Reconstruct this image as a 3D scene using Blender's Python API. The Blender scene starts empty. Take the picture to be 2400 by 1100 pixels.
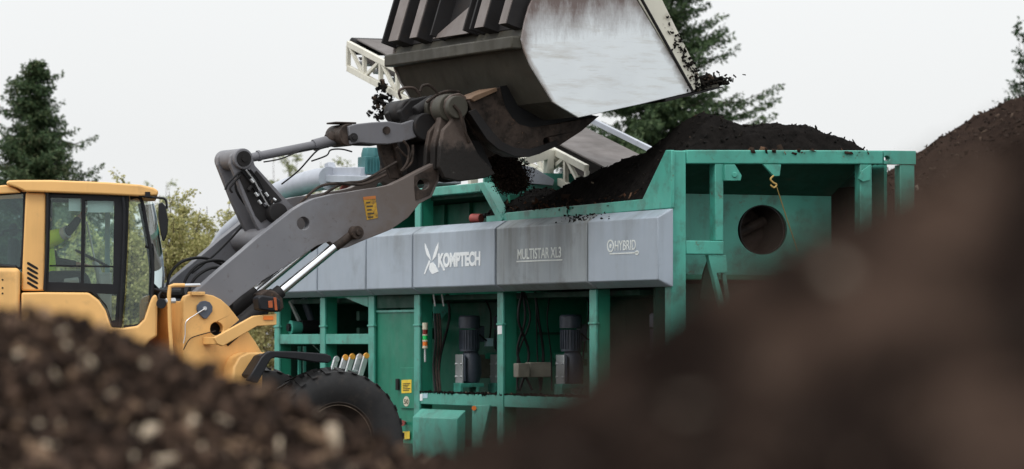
import bpy, bmesh, math, random
import numpy as np
from mathutils import Vector, Matrix
from mathutils.geometry import tessellate_polygon
R = math.radians
sc = bpy.context.scene
COL = sc.collection

# ------------------------------------------------------------------ camera, world, sun, exposure
F = 9000.0                      # focal length in pixels of a 2400 px wide picture
CAMZ = 1.9
PITCH = math.atan(254 / F)
cam_d = bpy.data.cameras.new('camera'); cam = bpy.data.objects.new('camera', cam_d); COL.objects.link(cam)
cam.location = (0, 0, CAMZ); cam.rotation_euler = (R(90) + PITCH, 0, 0)
cam_d.sensor_width = 36; cam_d.lens = 36 * F / 2400
cam_d.clip_start = 0.1; cam_d.clip_end = 5000
cam_d.dof.use_dof = True; cam_d.dof.focus_distance = 43.5; cam_d.dof.aperture_fstop = 2.1; cam_d.dof.aperture_blades = 9
sc.camera = cam

SUN_EL, SUN_AZ = 52, 215        # azimuth clockwise from +Y: the light comes from behind the camera's left shoulder
world = bpy.data.worlds.new('World'); sc.world = world; world.use_nodes = True
wn, wl = world.node_tree.nodes, world.node_tree.links
wn.clear()
w_out = wn.new('ShaderNodeOutputWorld'); w_bg = wn.new('ShaderNodeBackground'); w_bg.inputs['Strength'].default_value = 0.1
sky = wn.new('ShaderNodeTexSky'); sky.sky_type = 'NISHITA'; sky.sun_disc = False
sky.sun_elevation = R(SUN_EL); sky.sun_rotation = R(SUN_AZ); sky.dust_density = 4; sky.air_density = 1.2
tc = wn.new('ShaderNodeTexCoord'); sep = wn.new('ShaderNodeSeparateXYZ'); mr = wn.new('ShaderNodeMapRange')
mr.inputs['From Min'].default_value = 0.05; mr.inputs['From Max'].default_value = 0.8
mr.inputs['To Min'].default_value = 1.0; mr.inputs['To Max'].default_value = 2.0
cl = wn.new('ShaderNodeRGB'); cl.outputs[0].default_value = (9.1, 9.25, 9.3, 1)      # even cloud layer
cn = wn.new('ShaderNodeTexNoise'); cn.inputs['Scale'].default_value = 3.0; cn.inputs['Detail'].default_value = 3
cnr = wn.new('ShaderNodeMapRange'); cnr.inputs['To Min'].default_value = 0.96; cnr.inputs['To Max'].default_value = 1.04
mm = wn.new('ShaderNodeMath'); mm.operation = 'MULTIPLY'
vm = wn.new('ShaderNodeVectorMath'); vm.operation = 'SCALE'
mx = wn.new('ShaderNodeMix'); mx.data_type = 'RGBA'; mx.inputs[0].default_value = 0.93
wl.new(tc.outputs['Generated'], sep.inputs[0]); wl.new(sep.outputs['Z'], mr.inputs['Value'])
wl.new(tc.outputs['Generated'], cn.inputs['Vector']); wl.new(cn.outputs[0], cnr.inputs['Value'])
wl.new(mr.outputs[0], mm.inputs[0]); wl.new(cnr.outputs[0], mm.inputs[1])
wl.new(cl.outputs[0], vm.inputs[0]); wl.new(mm.outputs[0], vm.inputs['Scale'])
wl.new(sky.outputs[0], mx.inputs[6]); wl.new(vm.outputs[0], mx.inputs[7])
wl.new(mx.outputs[2], w_bg.inputs[0]); wl.new(w_bg.outputs[0], w_out.inputs[0])

sun_d = bpy.data.lights.new('sun', 'SUN'); sun = bpy.data.objects.new('sun', sun_d); COL.objects.link(sun)
sun_d.energy = 1.2; sun_d.angle = R(18); sun_d.color = (1.0, 0.97, 0.93)
az = R(SUN_AZ); sdir = Vector((math.sin(az) * math.cos(R(SUN_EL)), math.cos(az) * math.cos(R(SUN_EL)), math.sin(R(SUN_EL))))
sun.rotation_euler = sdir.to_track_quat('Z', 'Y').to_euler()
sc.view_settings.view_transform = 'Standard'; sc.view_settings.look = 'None'
sc.view_settings.exposure = 0.0; sc.view_settings.gamma = 1.0; sc.view_settings.use_curve_mapping = False
sc.render.engine = 'CYCLES'
sc.cycles.use_denoising = True
sc.cycles.max_bounces = 8; sc.cycles.transparent_max_bounces = 16

# ------------------------------------------------------------------ frames: a measured direction in plan, and points on its planes
C0 = Vector((0, 0, CAMZ))
def ray(px, py):
    x = (px - 1200) / F; y = (550 - py) / F
    return Vector((x, math.cos(PITCH) - y * math.sin(PITCH), math.sin(PITCH) + y * math.cos(PITCH)))
class Frame:
    def __init__(s, x, y, yaw):
        s.O = Vector((x, y, 0)); s.yaw = R(yaw)
        s.U = Vector((math.cos(s.yaw), math.sin(s.yaw), 0)); s.W = Vector((-math.sin(s.yaw), math.cos(s.yaw), 0))
        s.M = Matrix.Translation(s.O) @ Matrix.Rotation(s.yaw, 4, 'Z')
    def uz(s, px, py, w=0.0):
        d = ray(px, py); t = ((s.O - C0).dot(s.W) + w) / d.dot(s.W); p = C0 + d * t
        return ((p - s.O).dot(s.U), p.z)
    def wz(s, px, py, u=0.0):
        d = ray(px, py); t = ((s.O - C0).dot(s.U) + u) / d.dot(s.U); p = C0 + d * t
        return ((p - s.O).dot(s.W), p.z)
    def pu(s, pts, w): return [s.uz(x, y, w) for x, y in pts]
    def pw(s, pts, u): return [s.wz(x, y, u) for x, y in pts]
    def p3(s, px, py, w):
        u, z = s.uz(px, py, w); return (u, w, z)
    def q3(s, px, py, u):
        w, z = s.wz(px, py, u); return (u, w, z)
MF = Frame((1573 - 1200) / F * 42.0, 42.0, 24.1)        # screening machine: u across, w along
LF = Frame((910 - 1200) / F * 43.5, 43.5, 28.0)         # loader front frame: u forward, w across
_j = LF.O + LF.U * -1.9
RF = Frame(_j.x, _j.y, 6.0)                             # loader rear frame
WF = Frame(0, 0, 0)

# ------------------------------------------------------------------ mesh builder
INV = {}
class MB:
    def __init__(s, frame=WF):
        s.f = frame; s.v = []; s.fc = []
    def add(s, vs, fs):
        n = len(s.v); s.v += [tuple(v) for v in vs]; s.fc += [tuple(i + n for i in f) for f in fs]; return s
    def box(s, x0, x1, y0, y1, z0, z1, rot=None, c=None):
        vs = [(x, y, z) for x in (x0, x1) for y in (y0, y1) for z in (z0, z1)]
        if rot is not None:
            c = Vector(c or ((x0 + x1) / 2, (y0 + y1) / 2, (z0 + z1) / 2)); vs = [tuple(rot @ (Vector(v) - c) + c) for v in vs]
        return s.add(vs, [(0, 1, 3, 2), (4, 6, 7, 5), (0, 4, 5, 1), (2, 3, 7, 6), (0, 2, 6, 4), (1, 5, 7, 3)])
    def prism(s, axis, pts, t0, t1, holes=()):
        m = {'w': lambda p, t: (p[0], t, p[1]), 'u': lambda p, t: (t, p[0], p[1]), 'z': lambda p, t: (p[0], p[1], t)}[axis]
        loops = [list(pts)] + [list(h) for h in holes]
        n = sum(len(l) for l in loops); flat = [p for l in loops for p in l]
        vs = [m(p, t0) for p in flat] + [m(p, t1) for p in flat]; fs = []; k = 0
        for l in loops:
            for i in range(len(l)):
                a = k + i; b = k + (i + 1) % len(l); fs.append((a, b, b + n, a + n))
            k += len(l)
        if holes:
            tri = tessellate_polygon([[Vector((p[0], p[1], 0)) for p in l] for l in loops])
            for t in tri: fs.append(tuple(t)); fs.append(tuple(i + n for i in reversed(t)))
        else:
            fs.append(tuple(range(n))); fs.append(tuple(range(2 * n - 1, n - 1, -1)))
        return s.add(vs, fs)
    def cyl(s, p0, p1, r0, r1=None, n=20, caps=True):
        p0 = Vector(p0); p1 = Vector(p1); r1 = r0 if r1 is None else r1
        d = (p1 - p0).normalized(); a = d.orthogonal().normalized(); b = d.cross(a); vs = []
        for p, r in ((p0, r0), (p1, r1)):
            for i in range(n):
                t = 2 * math.pi * i / n; vs.append(p + a * math.cos(t) * r + b * math.sin(t) * r)
        fs = [(i, (i + 1) % n, n + (i + 1) % n, n + i) for i in range(n)]
        if caps: fs += [tuple(range(n))[::-1], tuple(range(n, 2 * n))]
        return s.add(vs, fs)
    def tube(s, pts, r, n=8, smooth=True, caps=True):
        P = [Vector(p) for p in pts]
        if smooth and len(P) > 2:
            Q = []
            for i in range(len(P) - 1):
                p0 = P[max(i - 1, 0)]; p1 = P[i]; p2 = P[i + 1]; p3 = P[min(i + 2, len(P) - 1)]
                for k in range(5):
                    t = k / 5
                    Q.append(0.5 * ((2 * p1) + (p2 - p0) * t + (2 * p0 - 5 * p1 + 4 * p2 - p3) * t * t + (3 * p1 - p0 - 3 * p2 + p3) * t ** 3))
            Q.append(P[-1]); P = Q
        rr = r if callable(r) else (lambda t: r)
        up = None; vs = []; m = len(P)
        for i, p in enumerate(P):
            d = (P[min(i + 1, m - 1)] - P[max(i - 1, 0)])
            d = d.normalized() if d.length > 1e-9 else Vector((0, 0, 1))
            if up is None: up = d.orthogonal().normalized()
            up = (up - d * up.dot(d)).normalized(); b = d.cross(up); q = rr(i / (m - 1))
            for k in range(n):
                t = 2 * math.pi * k / n; vs.append(p + up * math.cos(t) * q + b * math.sin(t) * q)
        fs = [(i * n + k, i * n + (k + 1) % n, (i + 1) * n + (k + 1) % n, (i + 1) * n + k) for i in range(m - 1) for k in range(n)]
        if caps: fs += [tuple(range(n))[::-1], tuple(range((m - 1) * n, m * n))]
        return s.add(vs, fs)
    def lathe(s, c, prof, n=48, axis='w', closed=False):
        """prof: list of (radius, offset along the axis)"""
        vs = []; c = Vector(c)
        for i in range(n):
            t = 2 * math.pi * i / n; a, b = math.cos(t), math.sin(t)
            for r, o in prof:
                vs.append(c + (Vector((a * r, o, b * r)) if axis == 'w' else Vector((a * r, b * r, o)) if axis == 'z' else Vector((o, a * r, b * r))))
        m = len(prof); fs = []
        for i in range(n):
            j = (i + 1) % n
            for k in range(m - 1 + (1 if closed else 0)):
                l = (k + 1) % m; fs.append((i * m + k, i * m + l, j * m + l, j * m + k))
        return s.add(vs, fs)
    def ball(s, c, r, sc3=(1, 1, 1), n=12):
        vs = []; fs = []; c = Vector(c); h = n // 2
        for j in range(h + 1):
            ph = math.pi * j / h
            for i in range(n):
                t = 2 * math.pi * i / n
                vs.append(c + Vector((math.sin(ph) * math.cos(t) * r * sc3[0], math.sin(ph) * math.sin(t) * r * sc3[1], math.cos(ph) * r * sc3[2])))
        for j in range(h):
            for i in range(n): fs.append((j * n + i, j * n + (i + 1) % n, (j + 1) * n + (i + 1) % n, (j + 1) * n + i))
        return s.add(vs, fs)
    def build(s, name, mat, parent=None, bevel=0.0, smooth=30, seg=2, label=None, recalc=True):
        root = parent
        while root is not None and root.parent is not None: root = root.parent
        inv = INV.get(root.name) if root is not None else None
        Mx = (inv @ s.f.M) if inv is not None else s.f.M
        me = bpy.data.meshes.new(name)
        me.from_pydata([tuple(Mx @ Vector(v)) for v in s.v], [], s.fc)
        if recalc:
            bm = bmesh.new(); bm.from_mesh(me); bmesh.ops.remove_doubles(bm, verts=bm.verts, dist=1e-6)
            bmesh.ops.recalc_face_normals(bm, faces=bm.faces); bm.to_mesh(me); bm.free()
        me.materials.append(mat)
        if smooth:
            me.polygons.foreach_set('use_smooth', [True] * len(me.polygons))
            me.set_sharp_from_angle(angle=R(smooth))
        o = bpy.data.objects.new(name, me); COL.objects.link(o)
        if parent is not None: o.parent = parent
        if bevel:
            b = o.modifiers.new('bevel', 'BEVEL'); b.width = bevel; b.segments = seg; b.limit_method = 'ANGLE'; b.angle_limit = R(28)
            b.harden_normals = False
        if label: o['label'] = label
        return o

def thing(name, label, cat, frame, off=(0, 0, 0), group=None):
    o = bpy.data.objects.new(name, None); COL.objects.link(o); o.empty_display_size = 0.3
    p = frame.M @ Vector(off); o.location = p; o.rotation_euler = (0, 0, frame.yaw)
    INV[o.name] = (Matrix.Translation(p) @ Matrix.Rotation(frame.yaw, 4, 'Z')).inverted()
    o['label'] = label; o['category'] = cat
    if group: o['group'] = group
    return o
def tag(o, label=None, cat=None, group=None, kind=None):
    if label: o['label'] = label
    if cat: o['category'] = cat
    if group: o['group'] = group
    if kind: o['kind'] = kind
    return o

# ------------------------------------------------------------------ materials
def nodes(name):
    m = bpy.data.materials.new(name); m.use_nodes = True
    nt = m.node_tree; return m, nt, nt.nodes, nt.links, nt.nodes['Principled BSDF']
def noise(nt, scale, detail=4, rough=0.55, vec=None, stretch=None):
    n = nt.nodes.new('ShaderNodeTexNoise'); n.inputs['Scale'].default_value = scale
    n.inputs['Detail'].default_value = detail; n.inputs['Roughness'].default_value = rough
    c = nt.nodes.new('ShaderNodeTexCoord'); src = c.outputs['Object']
    if stretch:
        mp = nt.nodes.new('ShaderNodeMapping'); mp.inputs['Scale'].default_value = stretch
        nt.links.new(src, mp.inputs[0]); src = mp.outputs[0]
    nt.links.new(src, n.inputs['Vector']); return n.outputs[0]
def ramp(nt, src, lo, hi, a=0.0, b=1.0):
    r = nt.nodes.new('ShaderNodeMapRange'); r.inputs['From Min'].default_value = lo; r.inputs['From Max'].default_value = hi
    r.inputs['To Min'].default_value = a; r.inputs['To Max'].default_value = b; nt.links.new(src, r.inputs['Value']); return r.outputs[0]
def mixc(nt, fac, a, b):
    m = nt.nodes.new('ShaderNodeMix'); m.data_type = 'RGBA'
    for i, x in ((0, fac), (6, a), (7, b)):
        if hasattr(x, 'links'): nt.links.new(x, m.inputs[i])
        else: m.inputs[i].default_value = x if i == 0 else (*x, 1)
    return m.outputs[2]
def mul(nt, a, b, op='MULTIPLY'):
    m = nt.nodes.new('ShaderNodeMath'); m.operation = op
    for i, x in enumerate((a, b)):
        if hasattr(x, 'links'): nt.links.new(x, m.inputs[i])
        else: m.inputs[i].default_value = x
    return m.outputs[0]
def bump(nt, bs, src, strength=0.3, dist=0.01):
    b = nt.nodes.new('ShaderNodeBump'); b.inputs['Strength'].default_value = strength; b.inputs['Distance'].default_value = dist
    nt.links.new(src, b.inputs['Height']); nt.links.new(b.outputs[0], bs.inputs['Normal'])
def paint(name, base, rough=0.45, dark=0.75, dirt=(0.06, 0.045, 0.035), dirt_amt=0.5, scale=1.6, streak=0.35, rust=0.0, metallic=0.0,
          rustc=(0.10, 0.04, 0.02), thr=0.56, spec=0.4, bmp=0.08, drip=None):
    m, nt, N, L, bs = nodes(name)
    v = ramp(nt, noise(nt, scale * 0.7, 5), 0.3, 0.7)
    c = mixc(nt, v, tuple(x * dark for x in base), tuple(min(1, x * 1.12) for x in base))
    d = ramp(nt, noise(nt, scale * 2.2, 8, 0.68), thr, thr + 0.2, 0, dirt_amt); c = mixc(nt, d, c, dirt)
    if streak:
        s = ramp(nt, noise(nt, 1.0, 5, 0.6, stretch=(5, 5, 0.5)), 0.52, 0.85, 0, streak); c = mixc(nt, s, c, dirt)
    if drip:
        z_, ln_, am_ = drip; tx = nt.nodes.new('ShaderNodeTexCoord'); sp_ = nt.nodes.new('ShaderNodeSeparateXYZ'); nt.links.new(tx.outputs['Object'], sp_.inputs[0])
        dn = ramp(nt, noise(nt, 1.0, 6, 0.65, stretch=(2.6, 2.6, 0.3)), .38, .78, 0, 1)
        c = mixc(nt, mul(nt, mul(nt, dn, ramp(nt, sp_.outputs['Z'], z_ - ln_, z_, 0, 1)), am_), c, dirt)
    if rust:
        q = ramp(nt, noise(nt, scale * 4.5, 8, 0.7), 0.62, 0.68, 0, rust); c = mixc(nt, q, c, rustc)
    L.new(c, bs.inputs['Base Color'])
    fine = noise(nt, 60, 3)
    L.new(ramp(nt, noise(nt, 5, 5), 0.3, 0.7, rough * 0.8, min(1, rough * 1.3)), bs.inputs['Roughness'])
    bs.inputs['Metallic'].default_value = metallic; bs.inputs['Specular IOR Level'].default_value = spec
    bump(nt, bs, fine, bmp, 0.003)
    return m
def plain(name, base, rough=0.5, metallic=0.0, var=0.15, spec=0.5):
    m, nt, N, L, bs = nodes(name)
    c = mixc(nt, ramp(nt, noise(nt, 6, 5), 0.3, 0.7), tuple(x * (1 - var) for x in base), tuple(min(1, x * (1 + var)) for x in base))
    L.new(c, bs.inputs['Base Color']); bs.inputs['Roughness'].default_value = rough; bs.inputs['Metallic'].default_value = metallic
    bs.inputs['Specular IOR Level'].default_value = spec
    return m
def glass(name, tint, gloss=0.12):
    m = bpy.data.materials.new(name); m.use_nodes = True; nt = m.node_tree; N = nt.nodes; N.clear()
    o = N.new('ShaderNodeOutputMaterial'); t = N.new('ShaderNodeBsdfTransparent'); g = N.new('ShaderNodeBsdfGlossy'); x = N.new('ShaderNodeMixShader')
    d = N.new('ShaderNodeBsdfDiffuse'); d.inputs[0].default_value = (0.20, 0.24, 0.24, 1); y = N.new('ShaderNodeMixShader')
    t.inputs[0].default_value = (*tint, 1); g.inputs[0].default_value = (0.9, 0.97, 1, 1); g.inputs['Roughness'].default_value = 0.03
    fr = N.new('ShaderNodeFresnel'); fr.inputs[0].default_value = 1.5
    nt.links.new(mul(nt, fr.outputs[0], gloss / 0.04), x.inputs[0]); nt.links.new(t.outputs[0], x.inputs[1]); nt.links.new(g.outputs[0], x.inputs[2])
    nt.links.new(ramp(nt, noise(nt, 4, 5), 0.35, 0.8, 0.0, 0.03), y.inputs[0]); nt.links.new(x.outputs[0], y.inputs[1]); nt.links.new(d.outputs[0], y.inputs[2])
    nt.links.new(y.outputs[0], o.inputs[0]); return m
def leafmat(name, cols, trans=0.3):
    m, nt, N, L, bs = nodes(name)
    g = N.new('ShaderNodeNewGeometry'); cr = N.new('ShaderNodeValToRGB'); cr.color_ramp.interpolation = 'LINEAR'
    e = cr.color_ramp.elements
    while len(e) < len(cols): e.new(0.5)
    for i, c in enumerate(cols): e[i].position = i / (len(cols) - 1); e[i].color = (*c, 1)
    n = noise(nt, 1.1, 3)
    a = mul(nt, mul(nt, g.outputs['Random Per Island'], 0.6), mul(nt, n, 0.7), 'ADD'); a = mul(nt, a, 0.15, 'SUBTRACT')
    L.new(a, cr.inputs[0]); L.new(cr.outputs[0], bs.inputs['Base Color'])
    bs.inputs['Roughness'].default_value = 0.55; bs.inputs['Specular IOR Level'].default_value = 0.25
    tr = N.new('ShaderNodeBsdfTranslucent'); L.new(cr.outputs[0], tr.inputs[0]); x = N.new('ShaderNodeMixShader'); x.inputs[0].default_value = trans
    out = N['Material Output']; L.new(bs.outputs[0], x.inputs[1]); L.new(tr.outputs[0], x.inputs[2]); L.new(x.outputs[0], out.inputs[0])
    return m
def soil(name, a, b, scale=6, speck=None, speck_thr=0.66, bs_str=0.8, bdist=0.02):
    m, nt, N, L, bs = nodes(name)
    c = mixc(nt, ramp(nt, noise(nt, scale, 8, 0.7), 0.35, 0.65), a, b)
    if speck: c = mixc(nt, ramp(nt, noise(nt, scale * 9, 6, 0.7), speck_thr, speck_thr + 0.06), c, speck)
    L.new(c, bs.inputs['Base Color']); bs.inputs['Roughness'].default_value = 1.0; bs.inputs['Specular IOR Level'].default_value = 0.02
    bump(nt, bs, noise(nt, scale * 7, 8, 0.75), bs_str, bdist)
    return m
def chipmat(name, cols):
    m, nt, N, L, bs = nodes(name)
    g = N.new('ShaderNodeNewGeometry'); cr = N.new('ShaderNodeValToRGB'); cr.color_ramp.interpolation = 'CONSTANT'
    e = cr.color_ramp.elements
    while len(e) < len(cols): e.new(0.5)
    for i, (p, c) in enumerate(cols): e[i].position = p; e[i].color = (*c, 1)
    L.new(g.outputs['Random Per Island'], cr.inputs[0]); L.new(cr.outputs[0], bs.inputs['Base Color']); bs.inputs['Roughness'].default_value = 0.9; bs.inputs['Specular IOR Level'].default_value = 0.06
    return m

GREEN = (0.072, 0.36, 0.285)
M = dict(
    green=paint('green_paint', GREEN, 0.36, 0.8, dirt=(0.055, 0.095, 0.075), dirt_amt=0.75, scale=1.6, streak=0.45, rust=0.6, thr=.5, bmp=.25),
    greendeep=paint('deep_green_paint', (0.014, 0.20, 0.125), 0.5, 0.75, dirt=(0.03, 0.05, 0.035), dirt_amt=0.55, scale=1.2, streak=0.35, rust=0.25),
    greendark=paint('shaded_green_paint', (0.007, 0.062, 0.040), 0.7, 0.6, dirt=(0.015, 0.014, 0.011), dirt_amt=0.7, scale=1.2, streak=0.4, rust=0.3),  # darker copy of the green: shade of the inner parts put into the colour
    panel=paint('grey_panel_paint', (0.33, 0.385, 0.45), 0.4, 0.93, dirt=(0.13, 0.135, 0.13), dirt_amt=0.35, scale=0.8, streak=0.3, drip=(3.30, .45, .5), bmp=.2),
    panelstain=paint('stained_grey_panel_paint', (0.30, 0.34, 0.37), 0.5, 0.85, dirt=(0.105, 0.10, 0.08), dirt_amt=0.6, scale=0.8, streak=0.7, rust=0.2, drip=(3.30, .8, .85), bmp=.2),
    yellow=paint('yellow_paint', (0.78, 0.455, 0.165), 0.38, 0.93, dirt=(0.30, 0.19, 0.09), dirt_amt=0.5, scale=1.5, streak=0.3, rust=0.0),
    armgrey=paint('grey_arm_paint', (0.15, 0.15, 0.165), 0.5, 0.8, dirt=(0.10, 0.075, 0.06), dirt_amt=0.6, scale=1.3, streak=0.25, rust=0.35, rustc=(0.09, 0.055, 0.04)),
    rusty=paint('dirty_brown_steel', (0.072, 0.053, 0.044), 0.6, 0.4, dirt=(0.012, 0.0095, 0.008), dirt_amt=0.95, scale=3.2, streak=0.4, rust=0.8, rustc=(0.15, 0.085, 0.05), thr=0.44, bmp=0.9, spec=0.2),
    darksteel=paint('dark_steel', (0.022, 0.021, 0.022), 0.6, 0.6, dirt=(0.03, 0.022, 0.018), dirt_amt=0.7, scale=2, streak=0.3, rust=0.3, rustc=(.05,.032,.022), spec=0.2),
    bucketback=paint('bucket_back_steel', (0.062, 0.058, 0.046), 0.5, 0.6, dirt=(0.025, 0.02, 0.017), dirt_amt=0.7, scale=1.6, streak=0.7, rust=0.5, rustc=(0.08, 0.045, 0.03), spec=0.25),
    black=plain('black_rubber', (0.010, 0.010, 0.011), 0.6, spec=.25), tyre=paint('tyre_rubber', (0.022, 0.022, 0.023), 0.8, 0.8, dirt=(0.07, 0.055, 0.045), dirt_amt=0.6, scale=3, streak=0.0),
    blackp=plain('black_frame_paint', (0.010, 0.011, 0.014), 0.45, spec=.3), motor=plain('motor_blue_grey', (0.07, 0.085, 0.115), 0.4, var=0.25),
    chrome=plain('chrome_rod', (0.78, 0.80, 0.83), 0.18, 1.0, 0.04), alu=plain('aluminium', (0.62, 0.64, 0.66), 0.38, 0.6, 0.1),
    galv=paint('galvanised_duct', (0.40, 0.43, 0.49), 0.42, 0.75, dirt=(0.2, 0.22, 0.23), dirt_amt=0.5, scale=2, streak=0.1, metallic=0.0),
    cream=paint('cream_paint', (0.66, 0.64, 0.55), 0.5, 0.85, dirt=(0.22, 0.18, 0.13), dirt_amt=0.6, scale=2, streak=0.4, rust=0.3),
    belt=paint('conveyor_belt', (0.14, 0.125, 0.12), 0.8, 0.7, dirt=(0.05, 0.04, 0.035), dirt_amt=0.7, scale=2.5, streak=0.0),
    teal=paint('teal_motor_paint', (0.04, 0.16, 0.17), 0.5, 0.8, dirt=(0.08, 0.09, 0.08), dirt_amt=0.5), orange=plain('orange_lens', (0.9, 0.22, 0.03), 0.25),
    red=plain('red_paint', (0.34, 0.075, 0.065), 0.6), redlens=plain('red_lens', (0.20, 0.02, 0.015), 0.3), junction=plain('grimy_box', (.20, .185, .15), .6, var=.3), ivory=plain('ivory_plastic', (0.65, 0.62, 0.48), 0.4),
    white=plain('white_marking', (0.82, 0.86, 0.88), 0.5, var=0.04), whitef=plain('faded_marking', (0.68, 0.72, 0.70), 0.5, var=0.12), labelyellow=plain('yellow_label', (0.80, 0.58, 0.04), 0.5, var=0.1), labeldark=plain('label_print', (0.05, 0.04, 0.02), 0.6),
    blue=plain('pale_blue', (0.42, 0.62, 0.70), 0.5, var=0.05), hivis=plain('high_visibility_yellow', (0.62, 0.95, 0.04), 0.7), cloth=plain('dark_cloth', (0.015, 0.016, 0.02), 0.9),
    skin=plain('skin', (0.50, 0.29, 0.20), 0.55), hair=plain('dark_hair', (0.02, 0.014, 0.01), 0.7), reflect=plain('grey_reflective_band', (0.45, 0.47, 0.48), 0.5),
    ribcap=paint('lit_brown_grey_steel', (0.17, 0.145, 0.135), .5, .7, dirt=(.07, .05, .045), dirt_amt=.7, scale=2, streak=.5),
    blind=plain('sun_blind_film', (.80, .92, .95), .4, var=.04), amber=plain('dull_amber_lens', (.40, .09, .025), .35), seatring=plain('worn_rim_edge', (.16, .125, .095), .6, var=.8), seat=plain('seat_fabric', (0.03, 0.035, 0.04), 0.9), glass=glass('cab_glass', (0.90, 0.97, 0.94), 0.04), glassdark=glass('rear_cab_glass', (0.55, 0.70, 0.70), 0.07),
    bark=plain('bark', (0.06, 0.045, 0.035), 0.95, var=0.4),
)
# bucket side: pale worn steel with brown wear at the top and edges
def arm_paint():
    m, nt, N, L, bs = nodes('worn_arm_paint')
    c = mixc(nt, ramp(nt, noise(nt, 1.0, 5), 0.3, 0.7), (0.125, 0.128, 0.145), (0.175, 0.178, 0.195))
    tcx = N.new('ShaderNodeTexCoord'); sp = N.new('ShaderNodeSeparateXYZ'); L.new(tcx.outputs['Object'], sp.inputs[0])
    x0, x1 = LF.uz(690, 500, -.6)[0], LF.uz(930, 470, -.6)[0]
    q = mul(nt, sp.outputs['X'], mul(nt, mul(nt, noise(nt, 2.5, 6, .7), .5, 'SUBTRACT'), 2.2), 'ADD')
    c = mixc(nt, ramp(nt, q, x0, x1, 0, .85), c, (0.105, 0.078, 0.063))
    c = mixc(nt, ramp(nt, noise(nt, 11, 8, .7), .60, .68, 0, .5), c, (0.075, 0.055, 0.045))
    L.new(c, bs.inputs['Base Color']); bs.inputs['Roughness'].default_value = .5; bump(nt, bs, noise(nt, 50, 4), .15, .003); return m
M['arm'] = arm_paint()
def worn_white():
    m, nt, N, L, bs = nodes('worn_white_steel')
    c = mixc(nt, ramp(nt, noise(nt, 1.2, 3), 0.3, 0.7), (0.68, 0.72, 0.75), (0.77, 0.82, 0.85))
    c = mixc(nt, ramp(nt, noise(nt, 1.0, 6, 0.65, stretch=(1.2, 1.2, 8)), 0.50, 0.70, 0, 0.5), c, (0.40, 0.36, 0.30))
    c = mixc(nt, ramp(nt, noise(nt, 1.0, 5, 0.7, stretch=(3, 3, 45)), 0.60, 0.72, 0, 0.35), c, (0.30, 0.28, 0.26))
    c = mixc(nt, ramp(nt, noise(nt, 7, 8, 0.75), 0.70, 0.74, 0, 0.7), c, (0.16, 0.11, 0.09))
    tcx = N.new('ShaderNodeTexCoord'); sp = N.new('ShaderNodeSeparateXYZ'); L.new(tcx.outputs['Object'], sp.inputs[0])
    up = mul(nt, sp.outputs['Z'], mul(nt, noise(nt, 1.0, 8, 0.75, stretch=(5, 5, 1.6)), 0.8), 'ADD')
    up = mul(nt, up, mul(nt, sp.outputs['X'], 0.12), 'SUBTRACT')
    c = mixc(nt, ramp(nt, up, 5.50, 5.95, 0, 0.92), c, (0.105, 0.062, 0.052))
    def edge(c, pa, pb, wid, amt, col):      # rust and dirt worn along a welded edge of the plate
        a, e = LF.uz(*pa, -1.65), LF.uz(*pb, -1.65); dx, dz = e[0] - a[0], e[1] - a[1]; ln = math.hypot(dx, dz); nx, nz = -dz / ln, dx / ln
        d = mul(nt, mul(nt, mul(nt, sp.outputs['X'], nx), mul(nt, sp.outputs['Z'], nz), 'ADD'), nx * a[0] + nz * a[1], 'SUBTRACT')
        d = mul(nt, mul(nt, d, 0.0, 'ADD'), 1.0, 'MULTIPLY'); ab = mul(nt, d, d); ab = mul(nt, ab, .5, 'POWER')
        ab = mul(nt, ab, mul(nt, mul(nt, noise(nt, 5, 6, .7), .5, 'SUBTRACT'), wid * 1.6), 'ADD')
        return mixc(nt, ramp(nt, ab, 0.0, wid, amt, 0.0), c, col)
    c = edge(c, (1498, 0), (1624, 214), .11, .95, (0.10, 0.07, 0.055))
    c = edge(c, (1222, 30), (1228, 125), .12, .8, (0.13, 0.085, 0.07))
    c = edge(c, (1228, 118), (1296, 240), .04, .6, (0.2, 0.15, 0.12))
    L.new(c, bs.inputs['Base Color']); bs.inputs['Roughness'].default_value = 0.42; bs.inputs['Specular IOR Level'].default_value = 0.4
    bump(nt, bs, noise(nt, 40, 4), 0.1, 0.003); return m
M['worn'] = worn_white()

# ------------------------------------------------------------------ value noise
def vnoise(x, y, seed):
    xi = np.floor(x).astype(np.int64); yi = np.floor(y).astype(np.int64); fx = x - xi; fy = y - yi
    fx = fx * fx * (3 - 2 * fx); fy = fy * fy * (3 - 2 * fy)
    def h(a, b):
        n = (a * 374761393 + b * 668265263 + seed * 982451653) & 0xffffffff
        n = ((n ^ (n >> 13)) * 1274126177) & 0xffffffff
        return ((n ^ (n >> 16)) & 0xffff) / 65535.0
    return (h(xi, yi) * (1 - fx) + h(xi + 1, yi) * fx) * (1 - fy) + (h(xi, yi + 1) * (1 - fx) + h(xi + 1, yi + 1) * fx) * fy
def fbm(x, y, seed=1, octv=5, gain=0.5):
    s = 0; a = 1; t = 0
    for i in range(octv):
        s = s + a * (vnoise(x * 2 ** i, y * 2 ** i, seed + i * 17) - 0.5); t += a; a *= gain
    return s / t * 2
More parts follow.
